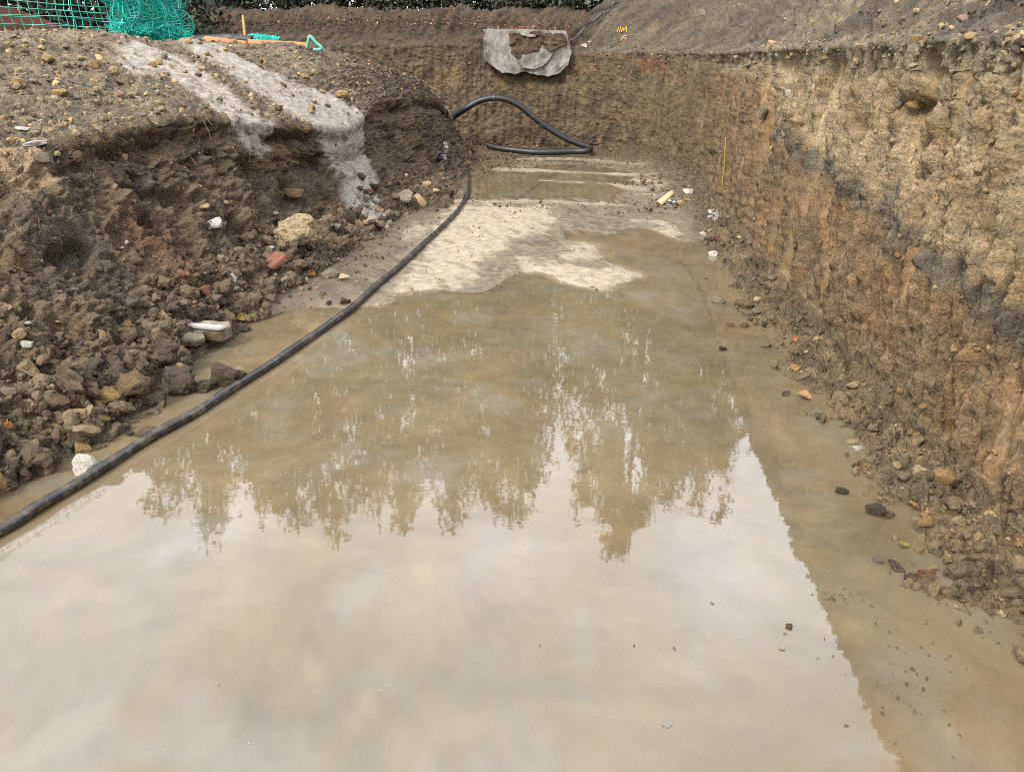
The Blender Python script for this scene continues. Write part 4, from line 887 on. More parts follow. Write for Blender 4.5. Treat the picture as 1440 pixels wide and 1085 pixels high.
ST = [  # pixel, size in pixels, material, name, label
 (416, 322, 64, 46, 'boulder', 'boulder', 'large tan boulder sitting at the foot of the left bank beside the slurry run'),
 (303, 313, 30, 21, 'stone_white', 'stone', 'whitish stone on the left bank face, up and left of the large boulder'),
 (329, 388, 9, 16, 'stone_white', 'stone', 'thin upright white stone on the dark patch below the large boulder'),
 (378, 346, 14, 10, 'stone_white', 'stone', 'small white stone just below left of the large boulder'),
 (386, 298, 12, 10, 'stone_tan', 'stone', 'small tan stone just above the large boulder'),
 (464, 383, 26, 17, 'stone_grey', 'stone', 'grey rounded stone at the floor edge below the large boulder'),
 (118, 648, 46, 38, 'stone_white', 'stone', 'rounded white speckled stone against the hose at lower left'),
 (114, 622, 28, 21, 'stone_ochre', 'stone', 'yellow-tan stone directly behind the white stone by the hose'),
 (4, 662, 32, 50, 'stone_ochre', 'stone', 'big yellow-tan rock cut by the left edge of the picture'),
 (10, 684, 18, 16, 'stone_tan', 'stone', 'tan stone under the big rock at the left edge'),
 (97, 585, 19, 17, 'stone_grey', 'stone', 'pale grey stone above the tan block near the lower left waterline'),
 (74, 556, 38, 20, 'stone_brown', 'stone', 'brown block-shaped stone in the rubble at lower left'),
 (125, 598, 46, 20, 'stone_brown', 'stone', 'flat brown stone at the waterline above the white stone'),
 (140, 584, 26, 15, 'stone_ochre', 'stone', 'ochre stone at the waterline right of the pale grey stone'),
 (148, 545, 46, 22, 'stone_ochre', 'stone', 'wide ochre crumbly stone above the waterline at left'),
 (115, 577, 18, 20, 'stone_tan', 'stone', 'tan stone wedged between the pale grey and the ochre stones'),
 (94, 514, 20, 18, 'stone_brown', 'stone', 'brown stone in the middle of the left rubble'),
 (128, 515, 46, 30, 'clod', 'clod', 'broad brown clod in the middle of the left rubble'),
 (186, 528, 56, 36, 'stone_brown', 'stone', 'large brown lump at the waterline left of the dark clods'),
 (253, 530, 60, 54, 'clod', 'clod', 'large dark wet clod at the left waterline'),
 (227, 492, 62, 40, 'clod', 'clod', 'large dark clod above the waterline behind the wet clod'),
 (322, 522, 50, 50, 'clod', 'clod', 'dark wet clod touching the hose at the left waterline'),
 (290, 540, 36, 22, 'clod', 'clod', 'low clod between the two dark wet clods'),
 (205, 605, 32, 15, 'stone_brown', 'stone', 'dark flat stone lying in the shallow water left of the hose'),
 (184, 608, 14, 9, 'clod', 'clod', 'small clod in the shallows beside the dark flat stone'),
 (213, 565, 18, 14, 'clod', 'clod', 'small dark clod at the waterline under the large lump'),
 (29, 467, 22, 17, 'stone_tan', 'stone', 'tan stone low on the left bank near the left edge'),
 (39, 482, 18, 12, 'stone_white', 'stone', 'white stone just under the tan one near the left edge'),
 (37, 452, 10, 7, 'stone_white', 'stone', 'tiny white stone above the tan one near the left edge'),
 (12, 548, 24, 20, 'stone_grey', 'stone', 'grey stone in the rubble at the left edge'),
 (178, 340, 8, 7, 'stone_white', 'stone', 'upper of two small white pebbles in the middle of the left face'),
 (172, 348, 9, 5, 'stone_white', 'stone', 'lower of two small white pebbles in the middle of the left face'),
 (188, 357, 26, 15, 'stone_brown', 'stone', 'brown slab-like stone set in the rusty patch of the left face'),
 (268, 402, 26, 16, 'stone_brown', 'stone', 'reddish brown stone at the bottom of the rusty patch'),
 (290, 405, 20, 18, 'brick', 'brick_fragment', 'reddish brick fragment in the heap under the rusty patch'),
 (258, 383, 18, 13, 'brick', 'brick_fragment', 'brick-brown fragment on top of the heap under the rusty patch'),
 (235, 398, 15, 11, 'brick', 'brick_fragment', 'small brick-brown fragment left of the heap under the rusty patch'),
 (288, 287, 18, 9, 'stone_tan', 'stone', 'thin tan flake on the left face above the whitish stone'),
 (317, 283, 9, 6, 'stone_tan', 'stone', 'small tan pebble right of the thin flake on the left face'),
 (414, 266, 30, 16, 'stone_brown', 'stone', 'brown lump under the overhang beside the slurry run'),
 (345, 462, 18, 9, 'clod', 'clod', 'small clod at the floor edge near the yellow leaf'),
 (486, 422, 16, 12, 'clod', 'clod', 'dark clod beside the hose on the wet floor'),
 (463, 424, 10, 10, 'clod', 'clod', 'smaller dark clod left of the one beside the hose'),
 (568, 276, 40, 26, 'stone_grey', 'stone', 'broad grey-brown stone at the foot of the far left bank'),
 (590, 281, 22, 24, 'stone_tan', 'stone', 'upright pale tan stone next to the broad one at the far left bank'),
 (600, 258, 14, 14, 'stone_tan', 'stone', 'small tan stone on top of the rubble at the far left bank'),
 (613, 268, 14, 9, 'stone_tan', 'stone', 'small tan stone right of the upright one at the far left bank'),
 (632, 270, 18, 15, 'clod', 'clod', 'dark clod by the hose at the far left bank'),
 (647, 273, 15, 13, 'stone_grey', 'stone', 'grey stone with white flecks touching the hose at the far end'),
 (570, 247, 12, 8, 'stone_white', 'stone', 'small whitish stone on the far left bank rubble'),
 (521, 310, 22, 9, 'stone_tan', 'stone', 'flat pale stone at the foot of the slurry run'),
 (967, 268, 17, 10, 'stone_white', 'stone', 'pale stone on the mud heap in the far right corner'),
 (957, 284, 16, 10, 'stone_tan', 'stone', 'tan stone below the pale one in the far right corner'),
 (989, 328, 11, 9, 'stone_white', 'stone', 'small white stone at the right floor edge below the plastic scrap'),
 (1002, 356, 16, 10, 'stone_white', 'stone', 'bright white stone lying alone at the right floor edge'),
 (995, 337, 16, 10, 'clod', 'clod', 'grey clod between the two white stones at the right floor edge'),
 (1010, 421, 20, 13, 'stone_grey', 'stone', 'grey stone at the waterline of the right debris strip'),
 (1046, 426, 30, 16, 'stone_brown', 'stone', 'flat brown stone on the right debris strip'),
 (1063, 437, 18, 12, 'stone_grey', 'stone', 'grey stone just right of the flat brown one'),
 (1046, 456, 14, 10, 'stone_brown', 'stone', 'right one of two brown stones at the right waterline'),
 (1026, 456, 13, 8, 'stone_brown', 'stone', 'left one of two brown stones at the right waterline'),
 (1016, 489, 12, 8, 'clod', 'clod', 'dark lump alone in the water off the right debris strip'),
 (1150, 587, 10, 7, 'clod', 'clod', 'small dark lump at the edge of the right debris below the wall'),
 (1205, 628, 15, 8, 'stone_white', 'stone', 'white stone at the right waterline'),
 (1200, 620, 20, 7, 'stone_tan', 'stone', 'flat tan stone just behind the white one at the right waterline'),
 (1326, 664, 36, 26, 'stone_ochre', 'stone', 'large ochre stone on the right debris near the wall foot'),
 (1263, 652, 18, 11, 'stone_tan', 'stone', 'tan stone in the middle of the right debris'),
 (1300, 730, 24, 20, 'stone_ochre', 'stone', 'ochre stone among leaves on the right debris'),
 (1293, 772, 14, 10, 'stone_ochre', 'stone', 'small ochre stone near the yellow leaf on the right debris'),
 (1234, 786, 16, 10, 'stone_grey', 'stone', 'small grey stone at the waterline above the rust-brown leaf'),
 (1312, 795, 16, 11, 'stone_tan', 'stone', 'small tan stone just above the rust-brown leaf'),
 (1232, 715, 30, 20, 'clod', 'clod', 'dark wet clod at the right waterline'),
 (1184, 688, 20, 12, 'clod', 'clod', 'small dark clod out at the right waterline'),
 (1100, 908, 11, 8, 'stone_white', 'pebble', 'white pebble showing above the water near the lower right'),
 (1110, 879, 13, 7, 'stone_brown', 'clod', 'small dark lump showing above the water near the lower right'),
 (938, 1016, 15, 7, 'stone_white', 'pebble', 'pale flat pebble showing above the water near the bottom'),
 (1075, 158, 15, 22, 'stone_grey', 'stone', 'pale grey stone set flush in the far part of the right wall'),
 (1112, 130, 11, 12, 'stone_white', 'stone', 'upper whitish stone set in the right wall'),
 (1105, 186, 10, 14, 'stone_tan', 'stone', 'lower pale stone set in the right wall'),
 (1265, 147, 20, 14, 'stone_grey', 'stone', 'left of two stones jutting over a dark hole in the right wall'),
 (1291, 143, 28, 16, 'stone_ochre', 'stone', 'right of two stones jutting over a dark hole in the right wall'),
 (1287, 53, 18, 15, 'stone_ochre', 'stone', 'rounded ochre stone on the ledge above the right wall'),
 (1303, 55, 13, 11, 'stone_ochre', 'stone', 'smaller ochre stone right of the rounded one on the ledge'),
 (1344, 56, 13, 9, 'stone_tan', 'stone', 'small tan stone left of the pale block on the ledge'),
 (1365, 51, 22, 14, 'stone_tan', 'stone', 'pale block-shaped stone on the ledge above the right wall'),
 (1418, 47, 14, 10, 'stone_tan', 'stone', 'small tan stone near the right end of the ledge'),
 (1432, 62, 16, 14, 'stone_grey', 'stone', 'grey stone at the right end of the ledge'),
 (1355, 26, 22, 14, 'stone_pink', 'stone', 'pinkish stone on the grey slope above the ledge'),
 (1085, 62, 20, 18, 'stone_tan', 'stone', 'leaning tan slab at the far part of the ledge'),
 (1157, 63, 14, 7, 'stone_grey', 'stone', 'dark flat stone at the middle of the ledge'),
 (988, 18, 11, 9, 'stone_grey', 'stone', 'grey stone on the slope above the far corner'),
 (1402, 197, 18, 14, 'stone_grey', 'stone', 'grey stone set in the right wall near the right edge'),
 (27, 118, 26, 18, 'stone_ochre', 'stone', 'large ochre stone at the left of the bank top'),
 (85, 130, 26, 16, 'stone_ochre', 'stone', 'ochre stone with dark side in the middle of the bank top'),
 (134, 89, 16, 15, 'stone_ochre', 'stone', 'left of two neighbouring ochre stones on the bank top'),
 (160, 97, 15, 15, 'stone_tan', 'stone', 'right of two neighbouring ochre stones on the bank top'),
 (66, 82, 22, 12, 'stone_ochre', 'stone', 'flat ochre stone high on the bank top'),
 (114, 81, 14, 7, 'stone_tan', 'stone', 'small flat tan stone left of the two ochre neighbours'),
 (51, 201, 40, 9, 'stone_white', 'stone', 'long flat pale stone on the bank top near the left edge'),
 (33, 180, 22, 6, 'stone_white', 'stone', 'thin pale flake above the long flat stone'),
 (59, 214, 28, 18, 'stone_grey', 'stone', 'grey-brown stone directly under the long flat pale stone'),
 (103, 211, 20, 20, 'stone_brown', 'stone', 'brown angular stone at the edge of the bank top'),
 (82, 213, 12, 9, 'stone_tan', 'stone', 'small pale stone left of the brown angular one'),
 (101, 221, 11, 8, 'stone_white', 'stone', 'small white stone under the brown angular one'),
 (108, 187, 14, 11, 'stone_tan', 'stone', 'tan stone above the brown angular one'),
 (174, 219, 14, 14, 'stone_tan', 'stone', 'lone tan stone just over the edge of the left bank'),
 (223, 144, 12, 11, 'stone_tan', 'stone', 'pale stone between the slurry run and the bank edge'),
 (168, 131, 16, 12, 'stone_pink', 'stone', 'pinkish stone in the middle of the bank top'),
 (13, 62, 14, 8, 'stone_ochre', 'stone', 'ochre stone at the far left just under the netting'),
 (47, 168, 14, 8, 'stone_grey', 'stone', 'grey stone left on the bank top above the pale flake'),
 (215, 90, 18, 9, 'stone_tan', 'stone', 'tan stone left beside the slurry run'),
 (398, 100, 18, 15, 'stone_grey', 'stone', 'grey stone on the bank top above the broad slurry run'),
 (430, 108, 14, 12, 'stone_ochre', 'stone', 'ochre stone right of the grey one on the bank top'),
 (478, 131, 24, 14, 'stone_ochre', 'stone', 'ochre stone at the right end of the bank top'),
 (330, 59, 16, 10, 'stone_ochre', 'stone', 'ochre stone lying between the two orange boards'),
 (282, 54, 9, 8, 'stone_pink', 'stone', 'small pinkish stone at the left end of the orange boards'),
 (265, 58, 14, 8, 'stone_tan', 'stone', 'tan stone at the foot of the bunched netting'),
 (830, 56, 10, 8, 'concrete', 'rubble', 'pale rubble lump beside the concrete footing'),
 (822, 64, 10, 7, 'stone_white', 'rubble', 'white rubble lump below the cables'),
]
for i, (px, py, w, hh_, mt, nm, lb) in enumerate(ST):
    l, nn = hit(px, py + hh_ * .35 if mt != 'x' else py); 
    if 1070 < px < 1420 and 120 < py < 210: l, nn = hit(px, py)
    k = depth(l) / FPX; sx = w * k / 2; sz = hh_ * k / 2
    v = clod_var[i % 4] if nm in ('clod', 'boulder') else big_var[i % 6]
    o = put_stone(nm, mesh_with(v, mt), l, Vector((0, 0, 1)) if nn.z > .3 else nn, sx, sx * .8, sz, YAW + random.choice((0, math.pi)) + random.uniform(-.15, .15), .12, .12 if nm == 'boulder' else .2, i)
    tag(o, lb, 'boulder' if nm == 'boulder' else ('dirt clod' if nm == 'clod' else ('brick fragment' if nm == 'brick_fragment' else ('pebble' if nm == 'pebble' else ('rubble' if nm == 'rubble' else 'stone')))))
# slab with a white edge, red tile
def slab(name, px, py, wpx, tpx, dpt, mat, rz, tilt):
    l, nn = hit(px, py); k = depth(l) / FPX; w = wpx * k; t = tpx * k
    po = [Vector((-w / 2, -dpt / 2, 0)), Vector((-w * .1, -dpt * .62, 0)), Vector((w * .42, -dpt * .5, 0)), Vector((w / 2, dpt * .1, 0)), Vector((w * .3, dpt / 2, 0)), Vector((-w * .35, dpt * .45, 0))]
    o = prism(name, po, Vector((0, 0, t)), mat, None, .006, .012, 3, int(px)); o.location = l + Vector((0, 0, .01)); o.rotation_euler = (tilt, 0, rz); return o
sl = slab('concrete_slab', 300, 473, 62, 15, .14, M['stone_grey'], -.25, .15)
sl2 = prism('white_top', [Vector((-.15, -.075, .072)), Vector((.12, -.065, .072)), Vector((.14, -.02, .072)), Vector((-.15, -.035, .072))], Vector((0, 0, .018)), M['white_plastic'], sl, .004, .006, 2, 3)
tag(sl, 'broken slab with a white edge at the left waterline', 'slab')
o = slab('red_tile', 389, 376, 40, 7, .16, M['brick'], -.7, .55); o.location.z += .03; tag(o, 'red broken tile leaning on the debris below the large boulder', 'tile')
o = slab('grey_slab', 268, 482, 46, 8, .12, M['stone_grey'], -.2, .1); tag(o, 'thin grey slab lying left under the white-edged slab', 'slab')

# medium loose stones, each an object, alike within its patch
rs_ = np.random.default_rng(99)
def visible(loc):
    d_ = Vector(loc) - CAMV; dist = d_.length; d_.normalize()
    for bv in (wall_bvh, bank_bvh):
        l, nn, i, dd = bv.ray_cast(CAMV, d_)
        if l is not None and dd < dist - .06: return False
    return True
def inframe(p, mg=10):
    z = p[2] - CAM_H; f = -math.sin(YAW) * p[0] + math.cos(YAW) * p[1]; r = math.cos(YAW) * p[0] + math.sin(YAW) * p[1]
    dd = f * math.cos(PITCH) - z * math.sin(PITCH); u = f * math.sin(PITCH) + z * math.cos(PITCH)
    return dd > .3 and -mg < 720 + FPX * r / dd < IMG_W + mg and -mg < 542.5 - FPX * u / dd < IMG_H + mg
LM = [(416, 322, 'large tan boulder'), (303, 313, 'whitish stone left of the boulder'), (118, 648, 'white speckled stone by the hose'), (4, 662, 'yellow-tan rock at the left edge'), (186, 528, 'large brown lump'),
      (253, 530, 'dark wet clod'), (322, 522, 'clod touching the hose'), (205, 605, 'flat stone in the shallows'), (39, 482, 'white stone near the left edge'), (290, 405, 'brick fragment'), (464, 383, 'grey rounded stone'),
      (300, 470, 'white-edged slab'), (389, 376, 'red tile'), (340, 446, 'bright yellow leaf'), (74, 556, 'brown block-shaped stone'), (568, 276, 'broad stone at the far bank'), (590, 281, 'upright pale stone'),
      (623, 215, 'torn bag'), (967, 268, 'pale stone in the far corner'), (1004, 308, 'white plastic scrap'), (1002, 356, 'lone white stone'), (1046, 426, 'flat brown stone'), (1116, 520, 'upper tan leaf'), (1130, 560, 'lower tan leaf'),
      (1205, 628, 'white stone at the waterline'), (1326, 664, 'large ochre stone'), (1300, 730, 'ochre stone among leaves'), (1302, 812, 'rust-brown leaf'), (1232, 715, 'wet clod at the waterline'), (1394, 725, 'cream leaf'),
      (1287, 53, 'rounded ochre stone'), (1365, 51, 'pale block-shaped stone'), (1085, 62, 'leaning tan slab'), (1157, 63, 'dark flat stone'), (1418, 47, 'tan stone at the ledge end'), (27, 118, 'large ochre stone'),
      (85, 130, 'ochre stone with the dark side'), (134, 89, 'two ochre neighbours'), (51, 201, 'long flat pale stone'), (103, 211, 'brown angular stone'), (223, 144, 'pale stone by the slurry run'), (398, 100, 'grey stone above the slurry'),
      (478, 131, 'ochre stone at the bank end'), (330, 59, 'stone between the orange boards'), (440, 60, 'teal handle'), (230, 52, 'bunched netting'), (168, 131, 'pinkish stone'), (174, 219, 'lone tan stone'), (1432, 762, 'tan leaf at the right edge')]
COLN = {'stone_tan': 'tan', 'stone_ochre': 'ochre', 'stone_grey': 'grey', 'stone_brown': 'brown', 'clod': 'dark'}
used_labels = set()
def loose_label(p, mt, what, where):
    px, py = proj(p); cand = sorted(LM, key=lambda q: (q[0] - px) ** 2 + (q[1] - py) ** 2)[:7]
    for q in cand:
        dx, dy = px - q[0], py - q[1]; dist = math.hypot(dx, dy)
        if dist < 9: continue
        side = ('left' if dx < 0 else 'right') if abs(dx) > 2.2 * abs(dy) else (('above' if dy < 0 else 'below') if abs(dy) > 2.2 * abs(dx) else ('upper ' if dy < 0 else 'lower ') + ('left' if dx < 0 else 'right'))
        side = side if side in ('above', 'below') else side + ' of'
        lb = 'small %s %s %s, %s %s the %s' % (COLN[mt], what, where, 'just' if dist < 38 else ('a little' if dist < 75 else 'well'), side, q[2])
        if lb not in used_labels and len(lb.split()) <= 16: used_labels.add(lb); return lb
    return None
def loose(cand_idx, Vv, Nv, count, pxr, mats, where, group, name='stone'):
    got = 0
    for i in rs_.permutation(cand_idx):
        p = Vv[i]
        if not inframe(p, 0) or not visible(p): continue
        mt = mats[rs_.integers(len(mats))]; lb = loose_label(p, mt, 'stone' if name == 'stone' else 'lump', where)
        if lb is None: continue
        k = depth(p) / FPX; s = rs_.uniform(*pxr) * k / 2
        o = put_stone(name, mesh_with(small_var[rs_.integers(8)], mt), p, Nv[i], s, s * rs_.uniform(.6, .95), s * rs_.uniform(.5, .85), rs_.uniform(0, 6.28), .5, .28, int(i)); tag(o, lb, 'stone' if name == 'stone' else 'dirt clod', group)
        got += 1
        if got >= count: break
allL = np.arange(len(LP)); yl = LP[:, 1]
loose(allL[(rowL > cl[3] + 10) & (rowL < cl[5] + 6) & (yl < 9) & (yl > 2.2)], LP, LN, 62, (8, 14), ['stone_tan', 'stone_tan', 'stone_ochre', 'stone_grey', 'stone_brown'], 'on the bank top', 'loose stones on the bank top')
loose(allL[(rowL > 14) & (rowL < cl[1] + 40) & (yl < 9.5) & (yl > 2.2)], LP, LN, 55, (10, 20), ['clod', 'stone_brown', 'clod', 'stone_grey', 'stone_brown'], 'in the left rubble', 'loose lumps at the foot of the left bank', 'clod')
allW = np.arange(len(WP)); yw = WP[:, 1]
loose(allW[(row > 10) & (row < cs[3] - 22) & (yw < 9) & (yw > 1.9) & (WP[:, 0] > 0)], WP, WN, 45, (8, 16), ['clod', 'stone_grey', 'stone_brown', 'clod'], 'in the right debris', 'loose lumps at the foot of the right wall', 'clod')
loose(allW[(row > cs[5] + 8) & (row < cs[6] + 5) & (yw < 11) & (yw > 2.5) & (WP[:, 0] > 0)], WP, WN, 18, (7, 12), ['stone_tan', 'stone_grey', 'stone_tan'], 'on the ledge', 'loose stones on the ledge')

# gravel and crumbs: uncountable, one object per place
def clod_shapes(k, seed):
    V, F = ico_arrays(2); out = []
    for q in range(k):
        r = np.random.default_rng(seed + q); rad = np.full(len(V), 1.2)
        for _ in range(9):
            n_ = r.normal(size=3); n_ /= np.linalg.norm(n_); dd = V @ n_; rad = np.where(dd > .05, np.minimum(rad, r.uniform(.5, .95) / np.maximum(dd, .05)), rad)
        out.append(V * (rad * (1 + .22 * fbm(V + q * 3.1, 1.6, 3, .65, seed + q)))[:, None])
    return np.array(out)
CLODS = clod_shapes(14, 880)
def crumbs(name, idx, Vv, Nv, n, s0, s1, cols, mat, seed, sub=1, dens=None, flat=.75, lift=.15, pw=3.2, own=None, keep=.72, smooth=False):
    r = np.random.default_rng(seed); i = r.choice(idx, n, p=None if dens is None else dens[idx] / dens[idx].sum())
    V0, F0 = ((np.array([(1, 0, -.7), (-1, 0, -.7), (0, 1, .7), (0, -1, .7), (.2, .1, 1.2), (-.1, .2, -1.1), (.9, .6, .3), (-.8, -.6, .2)]), None) if False else ico_arrays(sub))
    m = len(V0); s = s0 + (s1 - s0) * r.random(n) ** pw; J = CLODS[r.integers(len(CLODS), size=n)] if sub == 2 else V0[None] * (1 + .26 * r.normal(size=(n, m, 1)).clip(-1.6, 1.6))
    sc = np.stack([s * r.uniform(.8, 1.3, n), s * r.uniform(.6, 1, n), s * r.uniform(.5, .9, n) * flat / .75], 1)
    q = r.normal(size=(n, 4)); q /= np.linalg.norm(q, axis=1)[:, None]; w, x, y, z = q.T
    Rm = np.stack([np.stack([1 - 2 * (y * y + z * z), 2 * (x * y - z * w), 2 * (x * z + y * w)], 1), np.stack([2 * (x * y + z * w), 1 - 2 * (x * x + z * z), 2 * (y * z - x * w)], 1), np.stack([2 * (x * z - y * w), 2 * (y * z + x * w), 1 - 2 * (x * x + y * y)], 1)], 1)
    V = np.einsum('nij,nmj->nmi', Rm, J * sc[:, None, :]) + (Vv[i] + Nv[i] * (s * lift)[:, None] + r.normal(size=(n, 3)) * .006)[:, None, :]
    F = (F0[None] + (np.arange(n) * m)[:, None, None]).reshape(-1, 3); cc = np.asarray(cols)[r.integers(len(cols), size=n)] * r.uniform(.7, 1.3, (n, 1)); 
    if own is not None: cc = np.where((r.random(n) < keep)[:, None], own[i] * r.uniform(.8, 1.25, (n, 1)), cc)
    c = np.repeat(cc, m, axis=0)
    me = np_mesh(name, V.reshape(-1, 3), F, np.clip(c, .003, .6), smooth); return tag(link_mesh(name, me, mat), kind='stuff')
area = np.linalg.norm(np.cross(np.gradient(LP.reshape(n2, m2, 3), axis=0), np.gradient(LP.reshape(n2, m2, 3), axis=1)), axis=2).ravel()
wdist = 1 / (.5 + np.abs(LP[:, 1] - 1)) ** 1.1; visL = (yl > 2.0) & (LP[:, 0] > -5)
b1, b2, b3, b4 = A(96, 78, 54), A(120, 100, 72), A(74, 60, 42), A(150, 128, 95)
crumbs('bank_top_gravel', allL[(rowL > cl[3] + 2) & (rowL < cl[5] + 12) & visL], LP, LN, 10000, .005, .030, [b2, b4, A(185, 158, 115), A(175, 145, 100), A(150, 135, 115), b1], M['gravel'], 1, 1, area * wdist * (1 - .9 * slur), own=CL, keep=.35)
crumbs('bank_face_crumbs', allL[(rowL > cl[1] - 10) & (rowL < cl[3] + 8) & visL], LP, LN, 6500, .003, .020, [b1, b3, b3, b1, A(110, 88, 58), b2], M['gravel'], 2, 1, area * wdist * (1 - .9 * slur), own=CL)
fr_ = allL[(rowL > 8) & (rowL < cl[1] + 12) & visL]
crumbs('bank_foot_rubble', fr_, LP, LN, 2600, .012, .055, [b1, b3, b2, b1, b2, A(128, 110, 86)], M['gravel'], 3, 2, area * wdist, own=CL, keep=.75, pw=2.6, lift=.05)
crumbs('bank_foot_crumbs', fr_, LP, LN, 4500, .003, .016, [b1, b3, b2, b1], M['gravel'], 33, 1, area * wdist, own=CL, keep=.85)
areaW = np.linalg.norm(np.cross(np.gradient(WP.reshape(n1, m1, 3), axis=0), np.gradient(WP.reshape(n1, m1, 3), axis=1)), axis=2).ravel()
wdw = 1 / (.5 + np.abs(WP[:, 1] - 1)) ** 1.1; visW = (yw > 1.5) & (np.abs(WP[:, 0]) < 7)
fw_ = allW[(row > 6) & (row < cs[3] - 18) & visW]
crumbs('wall_foot_debris', fw_, WP, WN, 2400, .009, .036, [A(126, 106, 77), A(104, 88, 64), A(96, 82, 62), A(150, 130, 98)], M['gravel'], 4, 2, areaW * wdw, own=Cw, keep=.8, pw=2.6, lift=.05)
crumbs('wall_foot_crumbs', fw_, WP, WN, 5500, .003, .013, [A(126, 106, 77), A(104, 88, 64), A(150, 130, 98)], M['gravel'], 44, 1, areaW * wdw, own=Cw, keep=.85)
idx = allW[(row > cs[3]) & (row < cs[5]) & visW & (WP[:, 0] > 1.2) & (yw < 12)]
rr = np.random.default_rng(5); pick = rr.choice(idx, 5200, p=(areaW * wdw)[idx] / (areaW * wdw)[idx].sum())
crumbs('wall_face_crumbs', pick, WP, WN, 2600, .005, .022, [A(160, 130, 88), A(140, 108, 66), A(150, 130, 96)], M['gravel'], 5, 1, None, .75, .05, own=Cw, keep=.8)
crumbs('ledge_gravel', allW[(row > cs[5] + 4) & (row < cs[7] + 60) & visW & (yw > 2) & (WP[:, 0] > .2)], WP, WN, 4800, .004, .024, [A(150, 130, 98), A(170, 148, 112), A(120, 106, 84)], M['gravel'], 6, 1, areaW * wdw * np.exp(-np.abs(row - cs[6]) / 30.), own=Cw, keep=.6)
fi = np.arange(len(FP)); onf = fi[(FP[:, 2] > -.004) & (FP[:, 1] > 2.2) & (np.abs(FP[:, 0]) < 2.2)]
fn = np.tile(np.array([0, 0, 1.]), (len(FP), 1)); edge = .08 + np.maximum(rim, rimr) + .8 * (FP[:, 1] > 12.5) + .5 * sm(gnoise(FP * 2.2, 301), .15, .4)
crumbs('floor_crumbs', onf, FP, fn, 4200, .005, .022, [A(92, 76, 56), A(110, 94, 72), A(140, 122, 96)], M['gravel'], 7, 1, edge * np.clip(FP[:, 1] ** 1.6, 0, 60))
# a low ridge of mud crumbs across the far floor and the heap at the far right corner
def heap(name, pix, n, s0, s1, seed, spread=.12):
    pts_ = np.array([gz(*p) for p in pix]); r = np.random.default_rng(seed); t = r.random(n) * (len(pts_) - 1); k = np.minimum(t.astype(int), len(pts_) - 2)
    P_ = pts_[k] + (pts_[k + 1] - pts_[k]) * (t - k)[:, None] + r.normal(size=(n, 2)) * spread * np.array([1, .8]); V = np.concatenate([P_, np.abs(r.normal(size=(n, 1))) * .02], 1)
    return crumbs(name, np.arange(n), V, np.tile(np.array([0, 0, 1.]), (n, 1)), n, s0, s1, [A(88, 73, 54), A(112, 94, 70)], M['gravel'], seed)
heap('mud_ridge', [(700, 292), (770, 292), (840, 296), (900, 298), (925, 292), (950, 276)], 200, .004, .024, 11, .2)
heap('corner_mud_heap', [(915, 262), (940, 250), (965, 268), (985, 285), (1000, 300)], 900, .008, .045, 12, .22)
heap('far_mud_patch', [(668, 228), (690, 222), (720, 224), (690, 236), (665, 250)], 500, .008, .04, 13, .2)
print('stones', round(time.time() - T0, 1))

# ------------------------------------------------------------------ roots, leaves, floating bits
pls = []
for i in rs_.choice(allL[(rowL > cl[2] + 10) & (rowL < cl[3] + 14) & visL & (yl < 12)], 130):
    p = Vector(LP[i]) + Vector(LN[i]) * .02; pl = [p]; d_ = Vector((rs_.uniform(.0, .6), rs_.normal() * .5, -.6))
    for k in range(7): d_ = d_ + Vector((rs_.normal() * .25, rs_.normal() * .35, rs_.normal() * .2 - .12)); pl.append(pl[-1] + d_.normalized() * rs_.uniform(.015, .035))
    pls.append(pl)
tag(tubes('hanging_roots', pls, .0022, M['root'], None, 3), kind='stuff')
def leaf_mesh(seed, lobed=False):
    r = np.random.default_rng(seed); n = 9; V = []; F = []
    for i in range(n):
        t = i / (n - 1); w = .34 * math.sin(math.pi * min(1, t * 1.02 + .02)) ** .8 * (1 + (.35 * math.sin(i * 2.6) if lobed else 0)); c = .12 * math.sin(t * 3 + seed)
        for s in (-1, -.5, 0, .5, 1): V.append((t - .5, w * s, c + .10 * s * s * (1 + .5 * math.sin(t * 5 + seed)) + .02 * r.normal()))
    for i in range(n - 1):
        for j in range(4): a = i * 5 + j; F.append((a, a + 1, a + 6, a + 5))
    b0 = len(V); V += [(-.5, -.012, .02), (-.5, .012, .02), (-.72, .008, .05), (-.72, -.008, .05)]; F.append((b0, b0 + 1, b0 + 2, b0 + 3))
    me = bpy.data.meshes.new('leaf'); me.from_pydata(V, [], F); me.update(); return me
lv = [leaf_mesh(k, k % 2 == 1) for k in range(5)]
